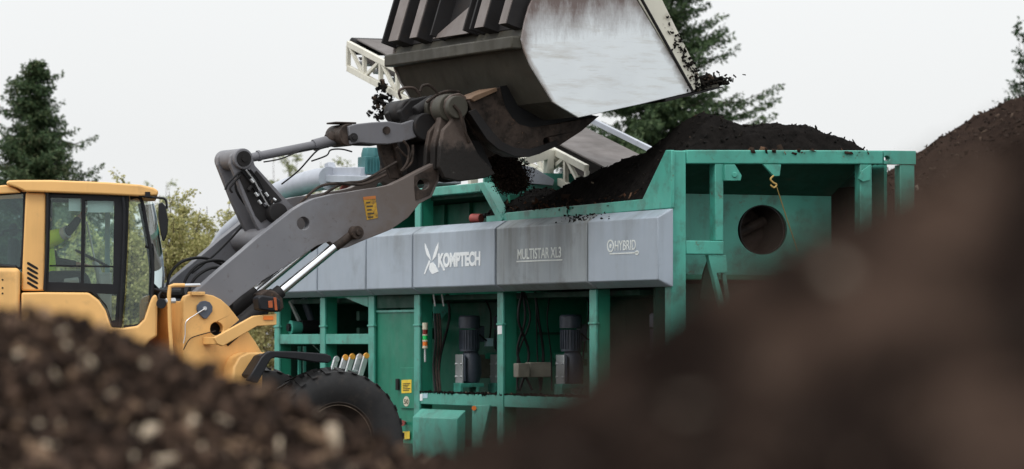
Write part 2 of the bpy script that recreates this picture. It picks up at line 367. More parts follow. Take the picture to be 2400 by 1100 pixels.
def npmesh(name, V, Fc, mat, parent=None, smooth=False):
    me = bpy.data.meshes.new(name); n = len(V); k = Fc.shape[1]; m = len(Fc)
    me.vertices.add(n); me.vertices.foreach_set('co', np.asarray(V, dtype=np.float32).ravel())
    me.loops.add(m * k); me.loops.foreach_set('vertex_index', Fc.astype(np.int32).ravel())
    me.polygons.add(m); me.polygons.foreach_set('loop_start', np.arange(m, dtype=np.int32) * k)
    me.update(calc_edges=True); me.materials.append(mat)
    if smooth: me.polygons.foreach_set('use_smooth', np.ones(m, dtype=bool))
    o = bpy.data.objects.new(name, me); COL.objects.link(o)
    if parent is not None: o.parent = parent
    return o
def heightfield(hf, x0, x1, y0, y1, res, zmin=-0.05):
    nx = int((x1 - x0) / res) + 1; ny = int((y1 - y0) / res) + 1
    X, Y = np.meshgrid(np.linspace(x0, x1, nx), np.linspace(y0, y1, ny), indexing='ij'); Z = hf(X, Y)
    ix = np.arange(nx * ny).reshape(nx, ny)
    q = np.stack([ix[:-1, :-1], ix[1:, :-1], ix[1:, 1:], ix[:-1, 1:]], -1).reshape(-1, 4)
    keep = Z.ravel()[q].max(1) > zmin; q = q[keep]
    V = np.stack([X.ravel(), Y.ravel(), np.maximum(Z, zmin - 0.05).ravel()], 1)
    used = np.unique(q); mp = np.zeros(nx * ny, int); mp[used] = np.arange(len(used))
    return V[used], mp[q]
def chips(P, size, rng, flat=0.35):
    """P (n,3) positions; returns small irregular slabs (8 verts, 6 faces each)"""
    n = len(P); base = np.array([(x, y, z) for x in (-1, 1) for y in (-1, 1) for z in (-1, 1)], float)
    dims = np.stack([size * rng.uniform(0.7, 2.4, n), size * rng.uniform(0.35, 0.9, n), size * flat * rng.uniform(0.5, 1.4, n)], 1) * 0.5
    A = rng.normal(size=(n, 3)); A /= np.linalg.norm(A, axis=1)[:, None]; B = rng.normal(size=(n, 3))
    B -= (B * A).sum(1)[:, None] * A; B /= np.linalg.norm(B, axis=1)[:, None]; Cx = np.cross(A, B); Rm = np.stack([A, B, Cx], 1)
    loc = base[None] * dims[:, None, :] * rng.uniform(0.6, 1.15, (n, 8, 1))
    V = np.einsum('nij,njk->nik', loc, Rm) + P[:, None, :]
    f = np.array([(0, 1, 3, 2), (4, 6, 7, 5), (0, 4, 5, 1), (2, 3, 7, 6), (0, 2, 6, 4), (1, 5, 7, 3)])
    return V.reshape(-1, 3), (f[None] + (np.arange(n) * 8)[:, None, None]).reshape(-1, 4)

# ================================================================== SETTING: ground
g = MB(); g.add([(-900, -60, 0), (900, -60, 0), (900, 2500, 0), (-900, 2500, 0)], [(0, 1, 2, 3)])
gr = g.build('ground', soil('yard_ground', (0.045, 0.036, 0.03), (0.08, 0.066, 0.055), 1.5, bs_str=0.5), smooth=0)
tag(gr, 'brown earth and compost covered yard ground', None, None, 'structure')

# ================================================================== HEAPS
rng = np.random.default_rng(7)
heap_near = soil('near_compost', (0.022, 0.015, 0.012), (0.062, 0.043, 0.033), 9, (0.13, 0.10, 0.08), 0.64)
heap_brown = soil('brown_compost', (0.020, 0.0135, 0.0115), (0.042, 0.028, 0.022), 5, (0.075, 0.052, 0.04), 0.66)
def patchy():
    m, nt, N, L, bs = nodes('patchy_compost')
    c = mixc(nt, ramp(nt, noise(nt, 1.0, 2, 0.5, stretch=(7.5, 4, 5.5)), 0.46, 0.64), (0.0095, 0.0068, 0.0058), (0.082, 0.054, 0.041))
    c = mixc(nt, ramp(nt, noise(nt, 16, 6, 0.7), 0.35, 0.7, 0, .6), c, (0.035, 0.024, 0.020))
    L.new(c, bs.inputs['Base Color']); bs.inputs['Roughness'].default_value = 0.95; bs.inputs['Specular IOR Level'].default_value = 0.0
    bump(nt, bs, noise(nt, 60, 8, 0.75), .8, .01); return m
heap_patchy = patchy()
heap_black = soil('black_compost', (0.008, 0.0074, 0.0070), (0.017, 0.015, 0.014), 9, (0.045, 0.032, 0.025), 0.74, 0.9, 0.03)
cm_near = chipmat('compost_chips', [(0, (0.018, 0.0125, 0.010)), (0.35, (0.044, 0.029, 0.022)), (0.70, (0.085, 0.055, 0.040)), (0.90, (0.18, 0.12, 0.08)), (0.963, (0.44, 0.36, 0.27))])
cm_black = chipmat('dark_chips', [(0, (0.008, 0.0075, 0.007)), (0.6, (0.016, 0.014, 0.012)), (0.92, (0.045, 0.032, 0.024)), (0.985, (0.18, 0.15, 0.11))])
cm_far = chipmat('brown_chips', [(0, (0.02, 0.015, 0.012)), (0.5, (0.045, 0.032, 0.026)), (0.85, (0.09, 0.065, 0.05)), (0.985, (0.25, 0.21, 0.17))])
def heap(name, label, hf, ext, res, mat, chipm=None, nch=0, csize=(0.01, 0.03), cbox=None, cat='compost heap'):
    V, q = heightfield(hf, *ext, res)
    o = npmesh(name, V, q, mat, smooth=True); tag(o, label, cat)
    if nch:
        x0, x1, y0, y1 = cbox or ext
        X = rng.uniform(x0, x1, nch); Y = rng.uniform(y0, y1, nch); Z = hf(X, Y); k = Z > 0.02
        s = rng.uniform(0, 1, k.sum()) ** 3 * (csize[1] - csize[0]) + csize[0]
        P = np.stack([X[k], Y[k], Z[k] + s * 0.15], 1)
        cv, cf = chips(P, s, rng); c = npmesh('wood_chips', cv, cf, chipm, parent=o); c['kind'] = 'stuff'
    return o
def interp(x, xs, ys): return np.interp(x, xs, ys)
# left foreground heap, about 11.5 m away
LD = 12.0
lx = [(p - 1200) / F * LD for p in (-900, -300, 0, 110, 220, 330, 420, 560, 700, 850, 960, 1060, 1300, 1900)]
lz = [CAMZ + (804 - q) / F * LD for q in (1100, 800, 738, 744, 764, 804, 842, 898, 968, 1034, 1084, 1132, 1265, 1700)]
def h_left(X, Y):
    c = interp(X, lx, lz); d = Y - LD
    base = c - np.where(d < 0, -d * 0.62, d * 0.62) - 0.16 * np.exp(-(d / 0.18) ** 2) * 0 - np.maximum(0, np.abs(X + 2.2) - 2.6) * 0.25
    return base + 0.06 * fbm(X * 2.2, Y * 2.2, 3, 5, 0.6) * 1.0 + 0.022 * fbm(X * 14, Y * 14, 9, 3, 0.6)
heap('compost_heap', 'chunky blurred brown compost heap with pale chips, in front of the yellow loader', h_left, (-6.5, 1.7, 8.5, 15.9), 0.022,
     heap_near, cm_near, 34000, (0.006, 0.060), (-2.2, 0.2, 10.1, 12.9))
# right foreground heap, some 3 m away
ND = 3.7
nxs = [(p - 1200) / F * ND for p in (-600, 600, 960, 1130, 1400, 1600, 1820, 1980, 2150, 2400, 2900)]
nzs = [CAMZ + (804 - q) / F * ND for q in (1700, 1280, 1100, 995, 835, 710, 590, 490, 394, 300, 110)]
nxs = nxs + [1.3, 2.1, 3.6]; nzs = nzs + [2.5, 2.55, 1.5]
def h_near(X, Y):
    c = interp(X, [-3.0] + nxs, [0.2] + nzs); d = Y - ND
    base = c - np.where(d < 0, -d * 0.78, d * 0.66)
    return base + 0.022 * fbm(X * 9, Y * 9, 21, 3, 0.5) + 0.010 * fbm(X * 30, Y * 30, 5, 4, 0.6)
heap('compost_heap', 'large out-of-focus dark brown compost heap filling the lower right foreground', h_near, (-2.9, 5.2, 0.3, 7.6), 0.024,
     heap_patchy, cm_far, 9000, (0.005, 0.022), (-0.7, 1.1, 2.7, 4.4))
# far right heap behind the machine
HD = 62.0
fx = [(p - 1200) / F * HD for p in (700, 1500, 1950, 2050, 2145, 2290, 2400, 2520, 2750, 3200, 4000)]
fz = [CAMZ + (804 - q) / F * HD for q in (1260, 760, 482, 415, 355, 268, 222, 190, 190, 500, 1090)]
def h_far(X, Y):
    c = interp(X, fx, fz); d = np.abs(Y - HD)
    return c - d * 0.60 + 0.10 * fbm(X * 0.8, Y * 0.8, 31, 5, 0.55) + 0.03 * fbm(X * 6, Y * 6, 8, 3, 0.6)
heap('compost_heap', 'tall smooth brown compost heap rising behind the green hopper on the right', h_far, (-4, 21, 53.2, 73), 0.07,
     heap_brown, cm_far, 9000, (0.02, 0.07), (4, 10, 55, 63))

# ================================================================== SCREENING MACHINE
MC = thing('screening_machine', 'long green star screening machine with grey side panels and loaded hopper', 'screening machine', MF)
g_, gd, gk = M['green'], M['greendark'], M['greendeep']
wpx = lambda px, py=700, u=0.0: MF.wz(px, py, u)[0]
zpx = lambda px, py, u=0.0: MF.wz(px, py, u)[1]
Z_T, Z_B = 3.365, 2.516
def band_panel(w0, w1, mat, endbevel=False, label=None):
    prof = [(-0.01, Z_T), (-0.04, Z_T), (-0.19, Z_T - 0.095), (-0.19, Z_B + 0.075), (-0.06, Z_B), (-0.01, Z_B)]
    b = MB(MF)
    if endbevel:
        wa = w0 + 0.022
        b.prism('w', prof, wa, w1)
        p2 = [(-0.01, Z_T), (-0.03, Z_T), (-0.05, Z_T - 0.02), (-0.05, Z_B + 0.02), (-0.03, Z_B), (-0.01, Z_B)]
        n = len(b.v); b.v += [(u, wa - 0.004, z) for u, z in prof] + [(u, w0, z) for u, z in p2]
        b.fc += [(n + i, n + (i + 1) % 6, n + 6 + (i + 1) % 6, n + 6 + i) for i in range(6)] + [tuple(range(n, n + 6)), tuple(range(n + 6, n + 12))]
    else: b.prism('w', prof, w0, w1)
    return b.build('side_panel', mat, MC, bevel=0.012, label=label)
edges = [wpx(p, 600, -0.19) for p in (600, 743, 857, 966, 1161, 1376)] + [wpx(1546, 600, -0.19)]
pans = []
for i in range(6):
    pans.append(band_panel(edges[i + 1] + 0.026, edges[i] - 0.026, M['panelstain'] if i == 4 else M['panel'], i == 5,
                           'grey side panel stained brown and streaked' if i == 4 else None))
b = MB(MF); b.box(-0.035, 0.03, max(edges[6] + 0.03, 0.165), edges[0] - 0.05, Z_B + 0.02, Z_T - 0.02); b.build('panel_backing', M['black'], MC)
# lettering (text objects lie on the panels)
def letter(body, x0, y0, x1, y1, parent, mat, offset=0.0, u=-0.193):
    cu = bpy.data.curves.new('lettering', 'FONT'); cu.body = body; cu.extrude = 0.001; cu.offset = offset; cu.size = 1
    o = bpy.data.objects.new('lettering', cu); COL.objects.link(o); cu.materials.append(mat)
    bpy.context.view_layer.update()
    xs = [c[0] for c in o.bound_box]; ys = [c[1] for c in o.bound_box]
    w0, z0 = MF.wz(x0, y1, u); w1, z1 = MF.wz(x1, y1, u); zt = MF.wz(x0, y0, u)[1]
    sx = (w0 - w1) / (max(xs) - min(xs)); sy = (zt - z0) / (max(ys) - min(ys))
    m = Matrix(((0, 0, -1, u), (-sx, 0, 0, w0 + min(xs) * sx), (0, sy, 0, z0 - min(ys) * sy), (0, 0, 0, 1)))
    dg = bpy.context.evaluated_depsgraph_get(); me = bpy.data.meshes.new_from_object(o.evaluated_get(dg)); me.transform(m)
    bpy.data.objects.remove(o); o = bpy.data.objects.new('lettering', me); COL.objects.link(o); o.parent = parent; return o
letter('KOMPTECH', 1027, 594, 1126, 628, pans[3], M['white'], 0.052)
letter('MULTISTAR XL3', 1213, 584, 1315, 609, pans[4], M['whitef'], 0.012)
letter('HYBRID', 1441, 565, 1490, 588, pans[5], M['whitef'], 0.005)
def mark(polys, parent, mat, name='emblem', u=-0.191):
    b = MB(MF)
    for pl in polys: b.prism('u', MF.pw(pl, u), u - 0.003, u)
    return b.build(name, mat, parent, smooth=0)
mark([[(1011, 612), (1000, 597), (996, 580), (996, 570), (1004, 588), (1009, 603)],
      [(1013, 612), (1017, 594), (1022, 580), (1028, 568), (1028, 582), (1022, 602)],
      [(1006, 610), (1009, 614), (1001, 632), (997, 643), (994, 643), (998, 630)],
      [(1007, 618), (1015, 615), (1021, 622), (1028, 637), (1013, 643), (1006, 632)],
      [(1036, 622), (1040, 622), (1043, 634), (1039, 635)]], pans[3], M['white'])
mark([[(1211, 615), (1318, 611), (1318, 608), (1211, 612)]], pans[4], M['whitef'], 'underline')
ring = lambda cx, cy, rx, ry, n=20: [(cx + rx * math.cos(2 * math.pi * i / n), cy + ry * math.sin(2 * math.pi * i / n)) for i in range(n)]
b = MB(MF); b.prism('u', MF.pw(ring(1431, 577, 8, 15), -0.191), -0.194, -0.191, [MF.pw(ring(1431, 577, 6, 11.5), -0.191)])
b.prism('u', MF.pw(ring(1431, 577, 2.5, 5), -0.191), -0.194, -0.191)
b.prism('u', MF.pw([(1429, 594), (1496, 591), (1496, 594), (1429, 597)], -0.191), -0.194, -0.191)
b.prism('u', MF.pw(ring(1493, 593, 4.5, 5.5), -0.191), -0.194, -0.191); b.build('emblem', M['whitef'], pans[5], smooth=0)

# posts of the long side
def post(px0, px1, z0=0.35, z1=Z_B - 0.005, dep=0.18, mat=g_):
    w1, w0 = wpx(px0, 750), wpx(px1, 750)
    b = MB(MF); b.box(0, .03, w0, w1, z0, z1); b.box(-0.012, 0.04, w0 - 0.012, w1 + 0.012, z1 - 0.40, z1 - 0.375)
    p = b.build('post', mat, MC, bevel=0.006)
    b = MB(MF); b.box(.031, dep, w0 + .01, w0 + .03, z0, z1); b.box(.031, dep, w1 - .03, w1 - .01, z0, z1); b.build('post_web', gk, p); return p  # post sides in deeper green: shade under the band put into the colour
for a_, b_ in ((643, 654), (750, 761), (863, 876), (970, 983), (1165, 1179), (1381, 1397)): post(a_, b_)
post(972, 985, Z_T - 0.05, 3.74)
def rail(px0, px1, y0, y1, at, u0=0.01, u1=0.12, mat=g_, name='rail', bevel=0.008):
    w1, w0 = wpx(px0), wpx(px1); zt, zb = zpx(at, y0), zpx(at, y1)
    return MB(MF).box(u0, u1, w0, w1, zb, zt).build(name, mat, MC, bevel=bevel)
rail(654, 749.5, 784, 807, 655); rail(761.5, 862.5, 784, 807, 655)
rail(983.5, 1164.5, 921, 948, 1000); rail(1179.5, 1380.5, 921, 948, 1000)
rail(1179.5, 1380.5, 827, 842, 1190, 0.95, 1.0, gk); rail(983.5, 1164.5, 827, 842, 1000, 0.9, 0.95, gk)
# top beam and body above the band
wE = wpx(600)
b = MB(MF); b.box(-0.01, 0.14, wpx(1128, 430), wE, 3.74, 3.85); b.build('top_beam', g_, MC, bevel=0.01)
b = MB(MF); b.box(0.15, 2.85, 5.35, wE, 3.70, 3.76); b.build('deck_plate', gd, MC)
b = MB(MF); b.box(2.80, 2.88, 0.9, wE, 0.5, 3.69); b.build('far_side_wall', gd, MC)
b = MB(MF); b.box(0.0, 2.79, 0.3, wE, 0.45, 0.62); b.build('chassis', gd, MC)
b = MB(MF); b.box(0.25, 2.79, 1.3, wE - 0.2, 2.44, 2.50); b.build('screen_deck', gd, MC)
# upper recess: back wall with ribs
b = MB(MF)
for px in (1000, 1060): b.box(0.75, 0.80, wpx(px) + 1.2, wpx(px) + 1.26, Z_T - 0.2, 3.69)
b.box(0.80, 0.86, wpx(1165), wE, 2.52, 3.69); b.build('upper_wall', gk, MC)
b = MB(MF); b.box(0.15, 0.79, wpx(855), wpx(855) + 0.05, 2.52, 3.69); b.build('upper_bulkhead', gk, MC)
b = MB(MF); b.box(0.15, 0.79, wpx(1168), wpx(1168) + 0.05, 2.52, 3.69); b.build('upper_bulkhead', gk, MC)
b = MB(MF); b.cyl(MF.q3(1106, 512, 0.10), MF.q3(1128, 512, 0.16), 0.056, n=20); b.build('rotary_coupling', M['red'], MC, bevel=0.006)
b = MB(MF); b.cyl(MF.q3(1131, 506, 0.2), MF.q3(1140, 505, 0.22), 0.03, n=12); b.build('hose_fitting', M['darksteel'], MC)
# transverse bulkheads below the band
def bulk(px, u1, mat, z0=0.62, z1=2.43, dw=0.32):
    w = wpx(px) + dw; return MB(MF).box(0.19, u1, w, w + 0.03, z0, z1).build('bulkhead', mat, MC)
bulk(1165, 1.35, gk, 1.62); bulk(1381, 1.1, gd, 0.62); bulk(863, 0.5, gk, dw=0.1); bulk(970, 0.19 + 0.03, gk, dw=0.05)
b = MB(MF); b.box(0.19, 2.79, wpx(643) + 0.2, wpx(643) + 0.24, 0.62, 3.69); b.build('end_bulkhead', gd, MC)
b = MB(MF); b.box(1.5, 1.55, 0.9, wpx(650), 0.62, 2.43); b.build('inner_wall', gk, MC)
b = MB(MF)
for wv in (wpx(1380) + 0.3,): b.box(0.62, 0.66, wv, wv + 0.05, 1.62, 2.43)
b.box(0.66, 1.0, wpx(1165) + 0.26, wpx(1165) + 0.3, 2.0, 2.03); b.build('bulkhead_rib', gd, MC)
# gussets
b = MB(MF)
b.prism('u', MF.pw([(806, 697), (862, 697), (862, 720)], 0.02), 0.02, 0.05); b.build('gusset', g_, MC)
wg = wpx(983) - 0.02
b = MB(MF); b.prism('w', [(0.19, zpx(985, 712)), (0.42, zpx(985, 712)), (0.42, zpx(985, 724)), (0.27, zpx(985, 752)), (0.19, zpx(985, 752))], wg, wg + 0.03); b.build('gusset', g_, MC)
# door compartment
wd1, wd0 = wpx(877), wpx(969.5)
b = MB(MF); b.box(0.05, 0.08, wd0, wd1, 0.62, zpx(920, 730)); b.build('door_panel', gk, MC, bevel=0.004)
b = MB(MF); b.box(0.04, 0.10, wd0, wd1, zpx(920, 722), Z_B); b.build('door_header', gd, MC)
b = MB(MF); b.box(0.03, 0.06, wd0, wd1, zpx(920, 732), zpx(920, 727)); b.build('drip_rail', g_, MC)
hx0, hx1 = wpx(968, 900), wpx(933, 900)
hatch = MB(MF).box(0.03, 0.049, hx0, hx1, zpx(950, 958), zpx(950, 862)).build('hatch_door', gk, MC, bevel=0.006)
MB(MF).box(0.0, 0.03, wpx(931) - 0.02, wpx(928) + 0.02, zpx(930, 915), zpx(930, 888)).build('handle', M['black'], hatch, bevel=0.004)
def sticker(px0, px1, y0, y1, mat, parent, name='label_sticker', u=0.026):
    return MB(MF).prism('u', MF.pw([(px0, y0), (px1, y0 - 1), (px1, y1 - 1), (px0, y1)], u), u, u + 0.003).build(name, mat, parent, smooth=0)
s1 = sticker(941, 964, 891, 922, M['labelyellow'], hatch)
for k in range(5): sticker(944, 961 - (k % 3) * 3, 899 + k * 4, 900.6 + k * 4, M['labeldark'], s1, 'print_line', 0.022)
b = MB(MF); b.prism('u', MF.pw(ring(952, 941, 7, 12), 0.026), 0.026, 0.029); rs = b.build('round_sticker', M['ivory'], hatch, smooth=0)
letter('50', 947, 936, 957, 947, rs, M['labeldark'], 0.01, 0.024)
b = MB(MF); b.cyl(MF.q3(950, 991, 0.05), MF.q3(944, 992, -0.03), 0.02, n=12); b.cyl(MF.q3(944, 992, -0.02), MF.q3(942, 992, -0.06), 0.038, n=14); b.build('emergency_stop', M['red'], MC)
sticker(944, 960, 1012, 1030, M['labelyellow'], MC)
# lower covers
wc1, wc0 = wpx(984, 1000), wpx(1088, 1000)
b = MB(MF); b.prism('w', [(0.02, zpx(1000, 958)), (-0.10, zpx(1000, 978)), (-0.10, 0.45), (0.02, 0.45)], wc0, wc1); b.build('lower_cover', g_, MC, bevel=0.01)
b = MB(MF); b.prism('u', MF.pw([(1106, 951), (1148, 949), (1130, 1030), (1128, 1120), (1106, 1120)], 0.0), 0.0, 0.05); b.build('lower_bracket', g_, MC, bevel=0.006)
MB(MF).cyl(MF.q3(1111, 957, 0.0), MF.q3(1111, 957, -0.03), 0.03, n=12).build('marker_light', M['orange'], MC)
s2 = sticker(984, 990, 924, 940, M['white'], MC, u=0.005); sticker(991, 1002, 923, 934, M['blue'], MC, u=0.005)
sticker(1166, 1176, 764, 784, M['white'], MC, u=-0.004)
# legs / axle under the machine, hidden wheels
for wv in (8.6, 9.9):
    b = MB(MF); b.lathe((0.25, wv, 0.5), [(0.22, -0.13), (0.46, -0.16), (0.5, -0.1), (0.5, 0.1), (0.46, 0.16), (0.22, 0.13)], 32, 'u', True); b.build('wheel', M['tyre'], MC)
for uu, wv in ((0.3, 0.6), (2.5, 0.6), (0.3, 11.5), (2.5, 11.5)):
    MB(MF).box(uu - 0.1, uu + 0.1, wv - 0.1, wv + 0.1, 0.02, 0.44).box(uu - 0.2, uu + 0.2, wv - 0.2, wv + 0.2, 0.0, 0.02).build('support_leg', g_, MC, bevel=0.01)
# drive motors
def motor(pxc, wv, zt, zb, r=0.125):
    u = MF.uz(pxc, 800, wv)[0]; zc = zb + (zt - zb) * 0.47
    b = MB(MF); b.lathe((u, wv, 0), [(0, zc), (r * .95, zc), (r * .95, zt - 0.18)] + [(0, zt - 0.18)], 28, 'z')
    for k in range(22):
        t = 2 * math.pi * k / 22; b.box(u + math.cos(t) * r - .004, u + math.cos(t) * r + .004, wv + math.sin(t) * r - .004, wv + math.sin(t) * r + .004, zc + 0.03, zt - 0.18)
    m = b.build('drive_motor', M['motor'], MC)
    MB(MF).lathe((u, wv, 0), [(0, zt), (r * 0.9, zt), (r * 1.08, zt - .02), (r * 1.08, zt - 0.16), (0, zt - .16)], 28, 'z').build('fan_cover', M['motor'], m)
    MB(MF).box(u + r * 0.8, u + r + 0.06, wv - 0.06, wv + 0.06, zc + 0.12, zc + 0.32).build('terminal_box', M['motor'], m, bevel=0.01)
    gb = MB(MF); gb.box(u - r * 1.0, u - r * .75, wv - r, wv + r, zb + .02, zc - .05)
    gb.lathe((u + .02, wv, 0), [(0, zc), (r * 0.7, zc), (r * 1.02, zc - .08), (r * 1.1, zb + 0.12), (r * .85, zb), (0, zb)], 24, 'z')
    gb.build('gearbox', M['motor'], m, bevel=0.008)
    gb = MB(MF); gb.box(u - r * 1.16, u - r * 1.02, wv - r * 0.9, wv + r * .9, zb, zc - 0.04)
    for k in range(4): gb.cyl((u - r * 1.3, wv - .08 + (k % 2) * .16, zb + .08 + (k // 2) * .16), (u - r, wv - .08 + (k % 2) * .16, zb + .08 + (k // 2) * .16), .014, n=8)
    gb.build('bearing_plate', M['alu'], m, bevel=0.004)
    MB(MF).box(u - r * 1.35, u + r * 1.2, wv - .12, wv + .12, zb - .05, zb - .002).box(u - r * 1.35, u - r * 1.1, wv - .12, wv + .12, zb - .13, zb - .05).box(u + r * .4, u + r * .7, wv - .12, wv + .12, zb - .13, zb - .05).build('motor_bracket', g_, m, bevel=0.006)
wm = wpx(970) - 0.55
zmt, zmb = MF.uz(1098, 740, wm)[1], MF.uz(1098, 898, wm)[1]
motor(1100, wm, zmt, zmb); motor(1182, wm, zmt, zmb)
wm2 = wpx(1165) - 0.75; motor(1338, wm2, MF.uz(1338, 738, wm2)[1], MF.uz(1338, 900, wm2)[1])
wm3 = wpx(1381) - 0.75; motor(1550, wm3, MF.uz(1550, 734, wm3)[1], MF.uz(1550, 900, wm3)[1])
b = MB(MF); b.box(0.75, 1.2, wm + 0.5, wm + 0.6, 1.45, 1.75); b.build('junction_box', M['junction'], MC, bevel=0.01)
b = MB(MF); b.box(MF.uz(1143, 800, wm - .1)[0], MF.uz(1156, 800, wm - .1)[0], wm - .1, wm, MF.uz(1143, 812, wm)[1], MF.uz(1143, 793, wm)[1]); b.build('connector', M['blue'], MC)
b = MB(MF); b.box(MF.uz(1215, 800, wm2)[0], MF.uz(1242, 800, wm2)[0], wm2, wm2 + .15, MF.uz(1215, 885, wm2)[1], MF.uz(1215, 852, wm2)[1])
b.box(MF.uz(1250, 800, wm2)[0], MF.uz(1300, 800, wm2)[0], wm2 + .1, wm2 + .25, MF.uz(1215, 885, wm2)[1], MF.uz(1215, 850, wm2)[1]); b.build('junction_box', M['junction'], MC, bevel=0.01)
for k, px in enumerate((1018, 1024, 1030)):
    b = MB(MF); b.tube([MF.p3(px, 735, wm + .1), MF.p3(px + 3, 800, wm + .05), MF.p3(px - 2, 860, wm + .1), MF.p3(px + 2, 918, wm)], 0.016); b.build('cable', M['rusty'] if k else M['black'], MC)
b = MB(MF)
for px in (1016, 1036): b.tube([MF.p3(px, 690, wm), MF.p3(px + 4, 718, wm)], 0.012)
b.build('hydraulic_fitting', M['alu'], MC)
# inner machinery behind the left bays
b = MB(MF); wl_ = wpx(650) - 0.2
b.cyl(MF.p3(680, 768, wl_), MF.p3(706, 768, wl_), 0.10, 0.075, n=20); mt = b.build('hydraulic_motor', g_, MC, bevel=0.006)
MB(MF).cyl(MF.p3(674, 768, wl_), MF.p3(680, 768, wl_), 0.055, n=16).build('end_cap', M['black'], mt)
MB(MF).cyl(MF.p3(706, 766, wl_), MF.p3(745, 766, wl_), 0.09, n=20).build('tail_drum', M['black'], MC)
b = MB(MF); b.cyl(MF.p3(679, 706, wl_ + .1), MF.p3(700, 752, wl_ + .1), 0.022, n=10); b.cyl(MF.p3(688, 718, wl_ + .1), MF.p3(708, 760, wl_ + .1), 0.012, n=10); b.build('tension_screw', M['alu'], MC)
b = MB(MF); b.cyl(MF.p3(712, 700, wl_ + .15), MF.p3(733, 760, wl_ + .15), 0.05, n=10); b.build('strut', M['motor'], MC)
b = MB(MF); b.box(0.3, 1.4, wpx(761) - .5, wpx(761) - .4, 1.95, 2.1); b.box(0.3, 1.4, wpx(761) - .5, wpx(761) - .4, 2.2, 2.32); b.build('inner_beam', gd, MC)
b = MB(MF); b.cyl(MF.p3(733, 808, wl_), MF.p3(752, 826, wl_), 0.012, n=8); b.build('gas_strut', M['chrome'], MC)
b = MB(MF); wq = wpx(655) - .15
for px in (700, 712): b.box(MF.uz(px, 860, wq)[0], MF.uz(px, 860, wq)[0] + .035, wq, wq + .04, 0.62, MF.uz(px, 812, wq)[1])
b.build('inner_upright', g_, MC)
rgc = random.Random(5)
for k in range(9):
    x = rgc.choice((1040, 1055, 1140, 1225, 1250, 1290, 1385, 1290, 1235)) + rgc.uniform(-8, 8); ww = wm if x < 1160 else wm2; yy = 690 if x < 1160 else 685
    b = MB(MF); b.tube([MF.p3(x, yy, ww + .25), MF.p3(x + rgc.uniform(-14, 14), 750, ww + .2), MF.p3(x + rgc.uniform(-22, 22), 830, ww + .3), MF.p3(x + rgc.uniform(-25, 25), 915, ww + .2)], rgc.uniform(.009, .018), 7); b.build('cable', M['black'], MC)
for x, yy in ((1112, 745), (1350, 742)):
    ww = wm if x < 1160 else wm2
    b = MB(MF); b.tube([MF.p3(x + 12, yy + 40, ww - .1), MF.p3(x + 34, yy + 52, ww - .05), MF.p3(x + 38, yy - 10, ww + .05), MF.p3(x + 22, yy - 50, ww + .1)], .011, 7); b.build('cable', M['black'], MC)
n = 2600; k3 = n // 2; lw1, lw0 = wpx(983), wpx(1380)
Pm = np.stack([rng.uniform(.0, .13, n), rng.uniform(lw0, lw1, n), np.full(n, zpx(1000, 921) + .006)], 1)
Pm[k3:, 0] = rng.uniform(-.17, -.03, n - k3); Pm[k3:, 1] = rng.uniform(edges[6], edges[3], n - k3); Pm[k3:, 2] = Z_T - (-.04 - Pm[k3:, 0]) * .63 + .004; keep_ = rng.uniform(0, 1, n) < np.where(np.arange(n) < k3, 1, np.exp(-((Pm[:, 1] - 2.1) / .5) ** 2) * .35)
Pm = Pm[keep_]; cv, cf = chips(Pm, rng.uniform(.006, .03, len(Pm)), rng, .5); c = npmesh('spilt_compost', cv, cf, cm_black, MC); c['kind'] = 'stuff'
# signal light column
ws = wpx(983) - 0.12
def sig(y0, y1, mat, name, par, r=0.035):
    u, zt = MF.uz(996.5, y0, ws); zb = MF.uz(996.5, y1, ws)[1]
    return MB(MF).lathe((u, ws, 0), [(0, zt), (r, zt), (r, zb), (0, zb)], 18, 'z').build(name, mat, par, bevel=0.003)
sl = sig(757, 773, M['ivory'], 'signal_light', MC)
sig(773.3, 784, M['redlens'], 'lens', sl, .032); sig(784.3, 787, M['ivory'], 'spacer', sl); sig(787.3, 797, plain('green_lens', (0.01, 0.55, 0.12), .3), 'lens', sl, .032)
sig(797.3, 801, M['ivory'], 'spacer', sl); sig(801.3, 811, M['orange'], 'lens', sl, .032); sig(811.3, 817, M['ivory'], 'spacer', sl); sig(817.3, 849, M['alu'], 'stem', sl, 0.013)
# hopper: board of the long side, end frame, walls
hp = MB(MF); U0 = -0.01
hp.prism('u', MF.pw([(1172, 523), (1184, 499), (1300, 487), (1505, 467), (1560, 352), (1574, 352), (1574, 488)], U0), U0, U0 + 0.04)
hopper = hp.build('hopper', g_, MC, bevel=0.01)
b = MB(MF); b.prism('u', MF.pw([(1118, 429), (1133, 427), (1178, 514), (1170, 524)], -0.03), -0.03, 0.10); b.build('hopper_rim', g_, hopper, bevel=0.008)
wf = wpx(1133, 430)
b = MB(MF); b.prism('w', [(0.02, 3.85), (0.02, 3.98), (2.8, 3.98), (2.8, 3.45), (0.3, 3.45)], wf + 0.02, wf + 0.06); b.build('hopper_end_plate', g_, hopper)
b = MB(MF); b.box(0.04, 0.08, 0.9, wf, 2.9, zpx(1300, 487) - 0.03); b.build('hopper_side_wall', g_, hopper)
ZT = 4.01; z3 = lambda y, px=1700: MF.uz(px, y, 0)[1]
ub = lambda px, w=0.0: MF.uz(px, 500, w)[0]
b = MB(MF); b.box(0.0, ub(1608), 0.0, 0.16, 0.5, ZT - 0.003); b.build('corner_post', g_, MC, bevel=0.012)
b = MB(MF); b.prism('w', MF.pu([(1609, 352), (2070, 353), (2070, 385), (1609, 384)], 0.002), 0.002, 0.14); b.build('end_beam', g_, MC, bevel=0.012)
